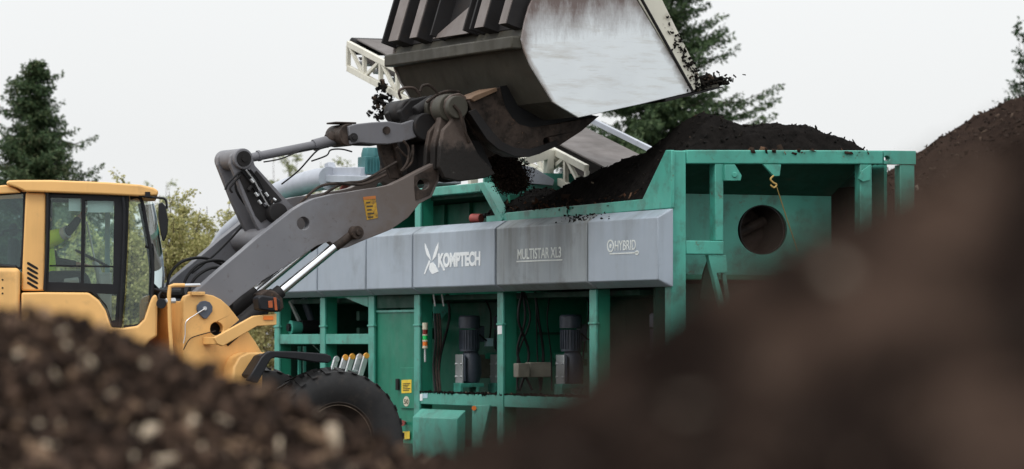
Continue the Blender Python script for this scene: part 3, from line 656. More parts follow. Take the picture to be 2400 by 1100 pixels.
b = MB(MF); b.prism('w', MF.pu([(2071, 353), (2147, 354), (2147, 386), (2071, 385)], 0.01), 0.01, 0.12, [MF.pu(ring(2079, 372, 7, 6.5), 0.01)]); b.build('beam_extension', g_, MC, bevel=0.01)
b = MB(MF); b.box(ub(1677), ub(1697), 0.01, 0.15, z3(565) + .001, z3(384) - .001); b.build('inner_post', g_, MC, bevel=0.01)
b = MB(MF); b.box(ub(1608) + .002, ub(1697), 0.005, 0.15, z3(597), z3(565)); b.build('cross_rail', g_, MC, bevel=0.01)
b = MB(MF); b.prism('w', MF.pu([(1660, 598), (1702, 598), (1706, 640), (1680, 640), (1696, 700), (1722, 800), (1708, 800)], 0.02), 0.02, 0.10)
b.prism('w', MF.pu([(1694, 598), (1703, 598), (1732, 800), (1720, 800)], 0.03), 0.105, 0.14); b.build('strut', g_, MC, bevel=0.006)
b = MB(MF); b.prism('w', MF.pu([(1662, 605), (1650, 640), (1640, 700), (1680, 710), (1684, 640)], 0.3), 0.3, 0.34); b.build('strut', gd, MC)
b = MB(MF); b.box(ub(2017), ub(2045), 0.01, 0.14, 0.5, z3(385, 2030) - .001); b.build('outer_post', g_, MC, bevel=0.01)
b = MB(MF); b.box(ub(2112), ub(2146), 0.02, 0.15, 0.5, z3(386.5, 2130) - .001); b.build('outer_post', g_, MC, bevel=0.01)
b = MB(MF); b.prism('w', MF.pu([(1698, 386), (1722, 386), (1738, 412), (1735, 424), (1698, 424)], -0.02), -0.03, 0.04); b.cyl(MF.p3(1722, 410, -.05), MF.p3(1722, 410, 0.0), .03, n=14); b.build('lug', g_, MC, bevel=0.006)
b = MB(MF); b.prism('w', MF.pu([(1787, 386), (1829, 386), (1826, 413), (1812, 414)], 0.0), -0.02, 0.02); b.build('lug', g_, MC, bevel=0.006)
b = MB(MF); b.prism('w', MF.pu([(2040, 386), (2040, 422), (2022, 427), (2012, 420), (2020, 400)], -0.02), -0.03, 0.008); b.build('lug', g_, MC, bevel=0.006)
b = MB(MF); b.tube([MF.p3(*q, -0.04) for q in ((1813, 412), (1806, 420), (1812, 428), (1820, 433), (1814, 440), (1806, 434))], 0.010, 8); hk = b.build('hook', plain('worn_yellow_steel', (.42, .28, .08), .5), MC)
b = MB(MF); b.tube([MF.p3(1820, 438, -0.04), MF.p3(1840, 500, .1), MF.p3(1870, 590, .25)], 0.006, 6); b.build('chain', plain('brass', (0.35, 0.25, 0.08), .5), hk)
# sloping end wall and the vertical wall with the round opening
WI = 0.8
u0s, zs0 = 0.18, z3(384); pL, pR = MF.uz(1608, 460, WI), MF.uz(1948, 460, WI)
b = MB(MF); uR = ub(2032)
b.add([(u0s, .15, zs0), (uR, .15, z3(385, 2032)), (pR[0], WI, pR[1]), (0.1, WI, pR[1]), (u0s, .15, zs0 + .03), (uR, .15, z3(385, 2032) + .03), (pR[0], WI, pR[1] + .03), (0.1, WI, pR[1] + .03)],
      [(0, 1, 2, 3), (7, 6, 5, 4), (0, 4, 5, 1), (1, 5, 6, 2), (2, 6, 7, 3), (3, 7, 4, 0)]); b.build('sloped_wall', gd, hopper)  # dark green carries the shade of its down-facing side
zb_ = MF.uz(1787, 645, WI)[1]; hole = MF.pu(ring(1787, 539, 58, 58.5, 40), WI)
b = MB(MF); b.prism('w', [(0.1, pR[1] - .002), (pR[0], pR[1] - .002), (pR[0], zb_), (0.1, zb_)], WI, WI + 0.04, [hole]); b.build('end_wall', g_, hopper)
hc = MF.uz(1787, 539, WI)
b = MB(MF); b.lathe((hc[0], WI + .01, hc[1]), [(0.285, 0.0), (0.285, 0.5), (0.27, 0.5), (0.27, 0.0)], 40, 'w', True); b.build('opening_collar', M['darksteel'], hopper)
b = MB(MF); b.cyl((hc[0] - .25, WI + .42, hc[1] - .1), (hc[0] + .25, WI + .42, hc[1] + .12), .06, n=12); b.box(hc[0] - .4, hc[0] + .4, WI + .5, WI + .54, hc[1] - .35, hc[1] + .35); b.build('rotor', M['rusty'], hopper)
b = MB(MF); b.box(0.4, pR[0] + 0.05, WI - .1, WI + .04, zb_ - .06, zb_ - .004); b.build('ledge', gk, hopper, bevel=0.01)
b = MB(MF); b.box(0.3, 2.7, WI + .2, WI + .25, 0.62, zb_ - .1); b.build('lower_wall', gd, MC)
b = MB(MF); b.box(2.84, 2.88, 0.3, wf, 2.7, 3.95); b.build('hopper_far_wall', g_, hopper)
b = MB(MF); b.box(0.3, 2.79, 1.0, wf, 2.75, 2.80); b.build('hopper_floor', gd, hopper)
# duct, platform and motor on top
b = MB(MF); ud = 0.25
pts = [MF.q3(*q, ud) for q in ((772, 418), (735, 424), (690, 438), (650, 455), (607, 487), (565, 525), (528, 562), (505, 610), (495, 680))]
b.tube(pts, lambda t: 0.155 * (1.02 if int(t * 36) % 6 == 0 else 1.0), 24); b.build('exhaust_duct', M['galv'], MC)
b = MB(MF); wt1, wt0 = wpx(752, 400), wpx(905, 400)
b.prism('u', MF.pw([(752, 424), (752, 410), (900, 414), (900, 428), (850, 440)], 0.2), 0.2, 1.3)
b.prism('u', MF.pw([(760, 409), (760, 384), (768, 380), (772, 392), (845, 392), (845, 414), (768, 412)], 0.3), 0.3, 0.4)
pf = b.build('service_platform', M['galv'], MC, bevel=0.008)
b = MB(MF); b.prism('w', [(0.25, 3.98), (0.34, 4.10), (0.40, 4.02), (0.42, 3.92), (0.3, 3.9)], wt1 - .1, wt1 - .05); b.build('red_bracket', M['red'], pf)
um = MF.wz(870, 380, 0.5)[0]
def mz(y): return MF.wz(870, y, 0.5)[1]
b = MB(MF); b.lathe((0.5, um, 0), [(0, mz(346)), (.12, mz(347)), (.145, mz(362)), (.145, mz(368))], 8, 'z'); b.box(.36, .64, um - .14, um + .14, mz(410), mz(368))
cm = b.build('conveyor_motor', M['teal'], MC, bevel=0.01)
b = MB(MF)
for k in range(6): b.box(.37 + k * .045, .38 + k * .045, um - .165, um - .14, mz(405), mz(372))
b.build('cooling_fins', M['teal'], cm)

# ---- conveyor, cream lattice (own thing)
CV = thing('lattice_conveyor', 'cream lattice conveyor rising behind the raised bucket', 'conveyor', MF, (1.0, 5.0, 3.9))
# a line in (w,z): head far and high, tail near the hopper
H = MF.wz(812, 103, 1.0); T = MF.wz(1370, 395, 1.0); dW, dZ = T[0] - H[0], T[1] - H[1]; LN = math.hypot(dW, dZ)
def on(t, off=0.0): return (H[0] + dW * t, H[1] + dZ * t + off)
def beam2(b, a, c, th, u0, u1):
    a = Vector(a); c = Vector(c); d = (c - a).normalized(); n = Vector((-d.y, d.x)) * th / 2
    b.prism('u', [tuple(a + n), tuple(c + n), tuple(c - n), tuple(a - n)], u0, u1)
HT = 0.34
for u0 in (1.0, 2.0):
    b = MB(MF); beam2(b, on(0), on(1), .085, u0, u0 + .06); beam2(b, on(0.0, -HT), on(1, -HT), .085, u0, u0 + .06); b.build('side_rail', M['cream'], CV, bevel=0.005)
    b = MB(MF); n = 13
    for k in range(n + 1):
        t = k / n; beam2(b, on(t, -.03), on(t, -HT + .03), .06, u0 + .005, u0 + .055)
        if k < n: beam2(b, on(t + .1 / n, -HT + .03) if k % 2 else on(t + .1 / n, -.03), on(t + .9 / n, -.03) if k % 2 else on(t + .9 / n, -HT + .03), .045, u0 + .008, u0 + .05)
    b.build('lattice', M['cream'], CV)
b = MB(MF); beam2(b, on(0.01, .08), on(1.06, .08), .018, 1.12, 1.96); b.build('belt', M['belt'], CV)
b = MB(MF); beam2(b, on(0.02, -.16), on(1.0, -.16), .018, 1.12, 1.96)
for k in range(60):
    t = .02 + k / 60 * .96; q = on(t, -.175); b.box(1.14, 1.94, q[0] - .012, q[0] + .012, q[1] - .02, q[1])
b.build('return_belt', M['belt'], CV)
b = MB(MF); beam2(b, on(0.0, .16), on(1.08, .16), .07, 2.07, 2.12); b.build('edge_rail', M['galv'], CV, bevel=.006)
b = MB(MF)
for k in range(26):
    q = on(.62 + k * .0145, -.19); b.box(1.14, 1.94, q[0] - .016, q[0] + .016, q[1] - .03, q[1] - .008)
b.build('belt_slats', M['cream'], CV)
b = MB(MF); q = on(0.0, -.03); b.cyl((1.08, q[0], q[1]), (1.98, q[0], q[1]), .12, n=20); b.build('head_drum', M['darksteel'], CV)
b = MB(MF)
for k in range(14):
    q = on((k + .5) / 14, -.22); b.cyl((1.07, q[0], q[1]), (1.99, q[0], q[1]), .035, n=10)
b.build('idler_rollers', M['alu'], CV)
b = MB(MF); q0 = on(.5, -HT); q1 = on(.5, -HT)
b.box(1.2, 1.3, q0[0], q0[0] + .1, 3.7, q0[1] - .03); b.box(1.8, 1.9, q0[0], q0[0] + .1, 3.7, q0[1] - .03); b.build('support_frame', M['cream'], CV)
# second cream frame + blue-grey winch at the tail
b = MB(MF); wv = 5.2
b.prism('w', MF.pu([(1225, 372), (1285, 350), (1300, 352), (1362, 388), (1330, 412), (1322, 404), (1332, 392), (1300, 374), (1298, 412), (1288, 420), (1282, 404), (1284, 374), (1240, 385)], wv), wv, wv + .12)
b.build('tail_frame', M['cream'], CV, bevel=0.006)
b = MB(MF); b.prism('w', MF.pu([(1228, 388), (1250, 392), (1300, 422), (1296, 436), (1240, 430)], wv - .1), wv - .1, wv - .02); b.build('tail_guard', M['galv'], CV, bevel=0.006)

# compost on the hopper
def h_hop(U, W):
    cones = [(0.90, 1.0, 4.63, .62), (1.70, .95, 4.47, .36), (2.02, .95, 4.47, .40), (1.45, 1.8, 4.32, .30), (1.45, 2.8, 4.12, .33), (1.45, 3.8, 3.98, .33), (1.45, 4.7, 3.80, .4), (0.62, 4.75, 3.90, .55), (0.5, 4.4, 3.78, .45)]
    z = np.full(U.shape, 2.9)
    for (a, c, zz, s) in cones: z = np.maximum(z, zz - s * np.sqrt((U - a) ** 2 + (W - c) ** 2 + .05))
    rim = np.interp(W, [.10, .69], [3.99, 3.44])
    z = np.minimum(z, rim + np.maximum(U - .03, 0) * 1.25)
    z = np.minimum(z, 3.96 + np.maximum(W - .16, 0) * .95)
    z = np.minimum(z, 3.93 + np.maximum(2.80 - U, 0) * .75)
    k = np.clip(np.minimum(U, W) * 4, 0.15, 1)
    return z + k * 0.05 * fbm(U * 3, W * 3, 12, 4, .6) + k * 0.018 * fbm(U * 18, W * 18, 5, 3, .6)
V, q = heightfield(h_hop, 0.035, 2.82, 0.16, 5.15, 0.018, zmin=-1)
L_ = thing('compost_load', 'black compost heaped over the rim of the green hopper', 'compost', MF, (1.4, 2.5, 3.5))
off = np.array([1.4, 2.5, 3.5]); o = npmesh('heaped_compost', V - off, q, heap_black, L_, smooth=True)
n = 3000; U = rng.uniform(.04, 2.8, n); W = rng.uniform(.15, 5.1, n); Zz = h_hop(U, W); s = rng.uniform(0, 1, n) ** 4 * .045 + .006
cv, cf = chips(np.stack([U, W, Zz + s * .2], 1) - off, s, rng); c = npmesh('loose_chips', cv, cf, cm_black, L_); c['kind'] = 'stuff'
# twigs and sods hanging on the rim, rusty roots at the near edge
n = 90; U = rng.uniform(1.0, 2.5, n); W = rng.uniform(-.02, .25, n); Zz = 4.0 + rng.uniform(0, .04, n); s = rng.uniform(.02, .07, n)
n2 = 130; W2 = rng.uniform(1.1, 4.9, n2); U2 = rng.uniform(.0, .14, n2); Z2 = h_hop(np.maximum(U2, .03), W2) + rng.uniform(-.01, .03, n2); s2_ = rng.uniform(.015, .07, n2)
cv, cf = chips(np.concatenate([np.stack([U, W, Zz], 1), np.stack([U2, W2, Z2], 1)]) - off, np.concatenate([s, s2_]), rng, .12)
c = npmesh('roots', cv, cf, chipmat('root_chips', [(0, (0.03, 0.02, 0.015)), (.5, (0.06, 0.03, 0.018)), (.9, (0.12, .07, .045))]), L_); c['kind'] = 'stuff'
b = MB(MF); b.tube([MF.p3(*q_, wf - .1) for q_ in ((1160, 497), (1166, 488), (1178, 484), (1188, 490), (1184, 502), (1172, 507), (1164, 503))], .022, 8)
b.tube([MF.p3(1176, 505, wf - .1), MF.p3(1183, 522, wf - .1)], .02, 8); sh = b.build('loose_strap', M['cream'], None)
tag(sh, 'dirty cream strap hooked on the corner of the hopper', 'strap')

# ladder in the bay
LD_ = thing('ladder', 'aluminium ladder sections with orange end caps stowed in the green frame', 'ladder', MF, (0.6, 10.5, .65))
wla = wpx(865) - .15
for k, (px, dy) in enumerate(((778, 842), (799, 838), (815, 836), (832, 836), (848, 834))):
    top = Vector(MF.p3(px + 10, dy, wla + (k % 2) * .1)); bot = Vector(MF.p3(px - 18, dy + 95, wla + (k % 2) * .1))
    d = (bot - top).normalized(); a = Vector((1, 0, 0)); a = (a - d * a.dot(d)).normalized(); bb = d.cross(a)
    b = MB(MF); hw, ht = .034, .02
    vs = [p + a * sx * hw + bb * sy * ht for p in (top, bot) for sx in (-1, 1) for sy in (-1, 1)]
    b.add(vs, [(0, 1, 3, 2), (4, 6, 7, 5), (0, 4, 5, 1), (2, 3, 7, 6), (0, 2, 6, 4), (1, 5, 7, 3)]); rl = b.build('stile', M['alu'], LD_, bevel=.004)
    MB(MF).lathe(top, [(0, .03), (.030, .025), (.040, -.01), (.036, -.03), (0, -.03)], 14, 'w').build('end_cap', plain('orange_cap', (.75, .36, .05), .5) if k in (1, 2, 4) else M['alu'], rl)
b = MB(MF)
for k in range(3):
    b.cyl(MF.p3(772 - k * 8, 873 + k * 30, wla + .05), MF.p3(838 - k * 8, 870 + k * 30, wla + .05), .016, n=10)
b.build('rungs', M['alu'], LD_)

# ================================================================== WHEEL LOADER
WL = thing('wheel_loader', 'yellow wheel loader with grey lift arms and raised bucket over the hopper', 'wheel loader', LF)
Y_, AG, RU, DS, BK = M['yellow'], M['armgrey'], M['rusty'], M['darksteel'], M['blackp']
Lp = LF.pu
# lift arms
arm = [(459, 684), (505, 642), (560, 596), (605, 557), (648, 523), (686, 493), (712, 477), (736, 466), (782, 455), (820, 450), (859, 443), (890, 439), (917, 433), (944, 420), (968, 407), (995, 393), (1019, 382),
       (1028, 390), (1030, 404), (1028, 425), (1012, 462), (983, 478), (957, 510), (936, 525), (917, 538), (888, 550), (859, 561), (815, 580), (795, 584), (773, 566), (745, 575), (686, 614), (614, 659), (564, 695), (540, 716), (520, 735), (500, 715), (470, 700)]
WN = -0.62
au = Lp(arm, WN); h1 = Lp(ring(711, 524, 15, 15.5), WN); h2 = Lp(ring(992, 432, 14, 13), WN)
arms = []
for w0 in (WN, 0.42):
    b = MB(LF); b.prism('w', au, w0, w0 + 0.13, [h1, h2]); arms.append(b.build('lift_arm', M['arm'], WL, bevel=0.012))
# brown worn front part of the near arm: plates around the tip
b = MB(LF); b.prism('w', Lp([(972, 412), (1017, 388), (1025, 404), (1023, 424), (1008, 458), (975, 470), (972, 440)], WN - .012), WN - .012, WN - .001, [Lp(ring(992, 432, 15, 14), WN - .012)]); b.build('tip_plate', RU, arms[0], bevel=.003)
dc = MB(LF).prism('w', Lp([(851, 462), (880, 459), (886, 511), (860, 516)], WN - .004), WN - .005, WN - .001).build('warning_decal', paint('decal_yellow', (.52, .30, .03), .6, .6, dirt=(.08, .05, .03), dirt_amt=.8, scale=9, streak=0, thr=.48), arms[0], smooth=0)
MB(LF).prism('w', Lp([(851, 462), (880, 459), (881, 466), (852, 469)], WN - .006), WN - .007, WN - .0055).build('decal_header', plain('decal_orange', (.42, .14, .03), .6), dc, smooth=0)
for k in range(5):
    x = 858 + k * 1.1; y = 474 + k * 8.5
    MB(LF).prism('w', Lp([(x, y), (x + 10 + (k * 5) % 9, y - 1), (x + 10 + (k * 5) % 9, y + 2.5), (x, y + 3.5)], WN - .006), WN - .007, WN - .0055).build('print_line', M['labeldark'], dc, smooth=0)
# cross tube between the arms
cu_, cz_ = LF.uz(655, 560, WN); b = MB(LF); b.cyl((cu_, WN + .13, cz_), (cu_, .42, cz_), .13, n=24); b.build('cross_tube', AG, WL)
# lift cylinder lug, rods and barrels (near and far)
for dw in (0.0, 0.68):
    w = WN + .02 + dw
    def q(px, py): u, z = LF.uz(px, py, WN + .02); return (u, w, z)
    b = MB(LF); c = q(828, 546); b.cyl((c[0], w - .12, c[2]), (c[0], w + .14, c[2]), .075, n=24); b.cyl((c[0], w - .16, c[2]), (c[0], w - .12, c[2]), .035, n=16)
    b.tube([q(828, 546), q(800, 568), q(783, 580)], .055, 14); lug = b.build('rod_eye', RU, WL, bevel=.006)
    b = MB(LF); b.cyl(q(783, 580), q(650, 690), .052, n=18); b.build('lift_cylinder_rod', M['chrome'], WL)
    b = MB(LF); b.cyl(q(658, 682), q(640, 697), .075, n=20); b.cyl(q(645, 693), q(520, 800), .095, n=20); b.build('lift_cylinder', DS, WL)
# bell crank
def crank(w0, w1, name='tilt_lever'):
    pts = [(538, 384), (540, 366), (550, 353), (564, 348), (580, 353), (590, 366), (596, 388), (640, 436), (690, 490), (642, 525), (612, 548), (600, 530), (572, 470)]
    b = MB(LF); b.prism('w', Lp(pts, -.25), w0, w1); return b.build(name, AG, WL, bevel=.01)
lev = crank(-.27, -.20); crank(.08, .15)
b = MB(LF); c = LF.uz(564, 373, -.25); b.cyl((c[0], -.33, c[1]), (c[0], .22, c[1]), .115, n=28); b.build('pivot_boss', AG, lev, bevel=.01)
b = MB(LF); b.cyl((c[0], -.35, c[1]), (c[0], -.33, c[1]), .085, n=24); b.cyl((c[0], -.365, c[1]), (c[0], -.34, c[1]), .035, n=14); b.build('pin', DS, lev)
b = MB(LF); c2 = LF.uz(640, 500, -.25); b.cyl((c2[0], -.4, c2[1]), (c2[0], .3, c2[1]), .11, n=24); b.prism('w', Lp([(600, 400), (660, 470), (640, 478), (592, 420)], -.28), -.30, -.272); b.build('lever_boss', DS, lev, bevel=.006)
b = MB(LF); b.prism('w', Lp([(556, 405), (578, 398), (604, 432), (655, 492), (632, 510), (612, 522), (598, 505)], -.275), -.278, -.271); b.build('recess_shade_plate', DS, lev)  # proud dark plate standing in for the lever's deep, shaded recess
for k in range(14):
    x, y = rgc.uniform(585, 650), 0; y = 420 + (x - 585) * 1.05 + rgc.uniform(-14, 14)
    b = MB(LF); b.cyl(LF.p3(x, y, -.29), LF.p3(x + rgc.uniform(-7, 7), y + rgc.uniform(4, 12), -.31), rgc.uniform(.010, .024), n=8); b.build('valve_fitting', rgc.choice((DS, RU, M['alu'], M['arm'])), WL)
# small hydraulic lines on the lever
for k in range(5):
    b = MB(LF); dx = k * 5
    b.tube([LF.p3(*p, -.30 - .006 * k) for p in ((566 + dx, 398), (585 + dx, 424 - k), (598 + dx, 446), (618 + dx, 476 + k * 2), (640 + dx, 505))], .010, 6); b.build('hydraulic_line', M['alu'] if k == 2 else M['black'], WL)
b = MB(LF)
for p in ((598, 452), (606, 470), (622, 452), (588, 420), (640, 478), (648, 486)): b.cyl(LF.p3(*p, -.34), LF.p3(p[0] + 6, p[1] + 8, -.34), .016, n=8)
b.build('hose_coupling', M['alu'], WL)
b = MB(LF); b.tube([LF.p3(*p, -.3) for p in ((560, 405), (535, 430), (528, 445))], .014, 8); b.build('hydraulic_line', M['black'], WL)
b = MB(LF); b.tube([LF.p3(*p, -.3) for p in ((563, 412), (540, 440), (545, 452))], .012, 8); b.build('hydraulic_line', M['black'], WL)
# tilt rod, eye and link
b = MB(LF); b.cyl(LF.p3(588, 370, -.05), LF.p3(735, 341, -.05), .050, n=18); b.cyl(LF.p3(735, 341, -.05), LF.p3(790, 326, -.05), .066, n=18); b.cyl(LF.p3(604, 366, -.05), LF.p3(609, 365, -.05), .062, n=18); b.build('tilt_cylinder_rod', M['armgrey'], WL)
c = LF.uz(806, 318, -.12)
b = MB(LF); b.cyl((c[0], -.26, c[1]), (c[0], .12, c[1]), .125, n=26); b.cyl((c[0] - .10, -.05, c[1] - .02), (c[0] - .18, -.05, c[1] - .05), .085, .06, n=20); b.box(c[0] - .14, c[0] + .12, -.2, .05, c[1] + .13, c[1] + .15)
ey = b.build('rod_eye', RU, WL, bevel=.008)
b = MB(LF); b.cyl((c[0] + .03, -.32, c[1] - .03), (c[0] + .03, -.26, c[1] - .03), .05, n=18); b.cyl((c[0] + .03, -.34, c[1] - .03), (c[0] + .03, -.32, c[1] - .03), .025, n=12); b.build('pin', DS, ey)
for w0 in (-.30, .10):
    b = MB(LF); b.prism('w', Lp([(815, 296), (832, 291), (870, 287), (910, 285), (940, 290), (968, 281), (985, 300), (985, 318), (968, 325), (940, 334), (906, 339), (870, 338), (841, 335), (820, 340)], -.28), w0, w0 + .07)
    lk = b.build('link', AG if w0 < 0 else DS, WL, bevel=.012)
b = MB(LF); c = LF.uz(905, 306, -.3); b.cyl((c[0], -.32, c[1]), (c[0], .2, c[1]), .045, n=16); b.build('pin', RU, lk)
b = MB(LF); b.prism('w', Lp([(886, 338), (922, 338), (942, 418), (915, 420)], -.1), -.14, -.06); b.prism('w', Lp([(920, 330), (930, 330), (946, 400), (940, 410)], -.2), -.2, -.06); b.build('support_strut', RU, WL, bevel=.006)
# quick coupler
def greasy():
    m, nt, N, L, bs = nodes('greasy_coupler_steel')
    c = mixc(nt, ramp(nt, noise(nt, 3, 7, .7), 0.3, 0.7), (0.055, 0.040, 0.034), (0.11, 0.085, 0.072))
    tcx = N.new('ShaderNodeTexCoord'); sp = N.new('ShaderNodeSeparateXYZ'); L.new(tcx.outputs['Object'], sp.inputs[0])
    zg = LF.uz(1080, 338, -.8)[1]; q = mul(nt, sp.outputs['Z'], mul(nt, mul(nt, noise(nt, 4, 6, .7), .5, 'SUBTRACT'), .5), 'ADD')
    c = mixc(nt, ramp(nt, q, zg - .06, zg + .04, .93, 0), c, (0.010, 0.009, 0.0085))
    c = mixc(nt, ramp(nt, noise(nt, 6, 7, .75), .63, .70, 0, .6), c, (0.16, 0.15, 0.14))
    L.new(c, bs.inputs['Base Color']); bs.inputs['Roughness'].default_value = .6; bs.inputs['Specular IOR Level'].default_value = .25; bump(nt, bs, noise(nt, 14, 7, .7), .8, .01); return m
b = MB(LF)
cp = [(1044, 250), (1046, 234), (1058, 222), (1076, 218), (1090, 226), (1096, 242), (1094, 258), (1087, 280), (1095, 315), (1120, 362), (1150, 395), (1160, 408), (1135, 418), (1077, 426), (1040, 418), (1028, 392), (1030, 345), (1038, 305), (1058, 282), (1048, 266)]
b.prism('w', Lp(cp, -.78), -.80, -.72); b.prism('w', Lp(cp, -.78), .66, .74)
b.prism('w', Lp([(1030, 250), (1048, 250), (1052, 275), (1036, 300), (1028, 345), (1024, 400), (1012, 398), (1012, 340), (1026, 285)], -.6), -.66, -.55)
b.prism('w', Lp(cp, -.78), -.45, -.38); b.prism('w', Lp(cp, -.78), .3, .36)
qc = b.build('quick_coupler', greasy(), WL, bevel=.012)
b = MB(LF); c = LF.uz(1068, 252, -.8); b.cyl((c[0], -.86, c[1]), (c[0], -.78, c[1]), .13, n=28); b.cyl((c[0], -.70, c[1]), (c[0], -.50, c[1]), .16, n=28); b.cyl((c[0], -.5, c[1]), (c[0], .75, c[1]), .10, n=24)
b.cyl((c[0], -.35, c[1] + .01), (c[0], -.24, c[1] + .01), .14, n=24); b.cyl((c[0], .05, c[1]), (c[0], .2, c[1]), .15, n=24); b.build('coupler_shaft', M['bucketback'], qc, bevel=.012)
b = MB(LF); b.tube([LF.p3(1063, 246, -.87), LF.p3(1078, 265, -.88), LF.p3(1087, 300, -.86), LF.p3(1100, 335, -.82)], .018, 8); b.build('grease_line', RU, qc)
b = MB(LF)
b.prism('w', Lp([(935, 262), (960, 235), (1000, 225), (1040, 240), (1050, 290), (1010, 330), (960, 318)], -.1), -.12, -.02); b.prism('w', Lp([(935, 262), (960, 235), (1000, 225), (1040, 240), (1050, 290), (1010, 330), (960, 318)], -.1), .2, .28)
c = LF.uz(978, 300, -.1); b.cyl((c[0], -.35, c[1]), (c[0], .3, c[1]), .16, n=24); c = LF.uz(945, 262, .1); b.cyl((c[0], -.1, c[1]), (c[0], .35, c[1]), .13, n=24)
c = LF.uz(985, 245, -.1); b.cyl((c[0] - .12, -.22, c[1] - .1), (c[0] + .12, -.22, c[1] + .05), .07, n=16)
b.prism('w', Lp([(925, 330), (1030, 320), (1026, 415), (960, 425), (935, 380)], .1), .02, .6); b.build('tilt_link_carrier', DS, qc, bevel=.015)
b = MB(LF)
for pts in (((940, 232), (935, 215), (950, 206), (972, 208), (985, 225)), ((985, 215), (990, 202), (1005, 200), (1020, 212), (1030, 228)), ((1000, 240), (1025, 222), (1050, 214), (1078, 216)),
            ((945, 330), (958, 350), (955, 380), (940, 402)), ((968, 340), (965, 380), (942, 402)), ((1030, 232), (1040, 225), (1052, 232), (1060, 245))):
    b = MB(LF); b.tube([LF.p3(*p, -.4) for p in pts], .016, 8); b.build('hose', M['rusty'], WL)
b = MB(LF); b.cyl(LF.p3(1000, 415, -.2), LF.p3(1150, 400, -.2), .03, n=10); b.prism('w', Lp([(1030, 335), (1120, 330), (1150, 395), (1120, 415), (1035, 412)], -.55), -.6, .6); b.build('coupler_body', DS, qc, bevel=.015)
# hoses along the arms / loops at the rear
def hose(pts, w, r=.017, mat=None, name='hose'):
    b = MB(LF); b.tube([LF.p3(x, y, w + dw) for x, y, dw in pts], r, 8); return b.build(name, mat or M['black'], WL)
hose([(392, 672, 0), (400, 640, 0), (430, 612, 0), (480, 605, .1), (530, 625, .2)], -.2)
hose([(425, 690, 0), (438, 650, 0), (470, 618, 0), (520, 612, .1), (560, 640, .2)], -.3)
hose([(440, 690, 0), (455, 655, 0), (490, 630, 0), (530, 630, .1), (556, 655, .2)], -.35)
hose([(470, 690, 0), (480, 665, 0), (510, 645, 0), (545, 650, .1)], -.4)
hose([(450, 640, 0), (500, 600, .05), (545, 555, .1), (575, 520, .1), (605, 480, .1)], .1, .014)
hose([(560, 395, 0), (552, 440, 0), (575, 480, 0), (600, 500, .1)], -.1, .014)
hose([(618, 350 + 30, 0), (660, 372, 0), (710, 352, 0), (770, 345, 0)], -.15, .008)
hose([(660, 432, .1), (700, 400, .1), (745, 352, 0), (780, 342, 0)], -.15, .010)
hose([(730, 378, 0), (765, 365, 0), (775, 352, 0), (800, 350, 0), (825, 356, 0)], -.15, .009)
hose([(700, 480, 0), (745, 440, 0), (790, 430, 0), (850, 432, 0), (905, 410, 0)], -.45, .016, RU)
hose([(740, 468, 0), (800, 432, 0), (850, 425, 0), (895, 400, 0), (930, 380, 0)], -.35, .016, RU)
hose([(930, 345, 0), (960, 372, 0), (968, 350, 0), (950, 400, 0)], -.3, .014, RU)

# bucket ------------------------------------------------------------
BN, BFW = -1.65, 1.62
prof = [(1300, -175), (1262, -40), (1228, 80), (1225, 95), (1246, 152), (1293, 238), (1355, 274), (1500, 243), (1640, 212), (1688, 203)]
pp = Lp(prof, BN)
def offs(pts, d):
    out = []
    for i, p in enumerate(pts):
        a = Vector(pts[max(i - 1, 0)]); c = Vector(pts[min(i + 1, len(pts) - 1)]); t = (c - a).normalized(); out.append((p[0] - t.y * d, p[1] + t.x * d))
    return out
inner = offs(pp, .03)
b = MB(LF); b.prism('w', pp + inner[::-1], BN + .03, BFW - .03); bucket = b.build('bucket', M['bucketback'], WL, bevel=0, smooth=20)
side = Lp([(1300, -178), (1275, -90), (1262, -30), (1240, 15), (1230, 50), (1222, 92), (1228, 118), (1243, 153), (1296, 240), (1356, 276), (1500, 245), (1622, 216), (1585, 152), (1500, 12), (1440, -90), (1400, -160)], BN)
for w0 in (BN, BFW - .03):
    MB(LF).prism('w', side, w0, w0 + .03).build('side_plate', M['worn'], bucket, bevel=.006)
    MB(LF).prism('w', Lp([(1410, -165), (1460, -150), (1506, -90), (1553, 0), (1600, 95), (1636, 165), (1644, 200), (1624, 214), (1500, 5), (1440, -98)], BN), w0 + .008, w0 + .028).build('side_cutter', M['cream'], bucket, bevel=.004)
b = MB(LF); a0, a1 = LF.uz(1498, 0, BN), LF.uz(1624, 214, BN)
b.cyl((a0[0] - .55, BN + .004, a0[1] + .9), (a1[0], BN + .004, a1[1]), .018, n=8); b.build('edge_bead', DS, bucket)
b = MB(LF); e0 = LF.uz(1560, 232, BN); e1 = LF.uz(1694, 203, BN); b.prism('w', [e0, e1, (e1[0], e1[1] - .012), (e0[0], e0[1] - .035)], BN - .005, BFW + .005); b.build('cutting_edge', DS, bucket, bevel=.003)
# flange bar
fl = Lp([(1180, 86), (1228, 80), (1228, 112), (1180, 118)], BN)
f0 = LF.uz(1226, 97, BN)
b = MB(LF); b.box(f0[0] - .13, f0[0] + .03, BN + .031, BFW - .031, f0[1] - .085, f0[1] + .06); b.build('rear_beam', M['bucketback'], bucket, bevel=.02)
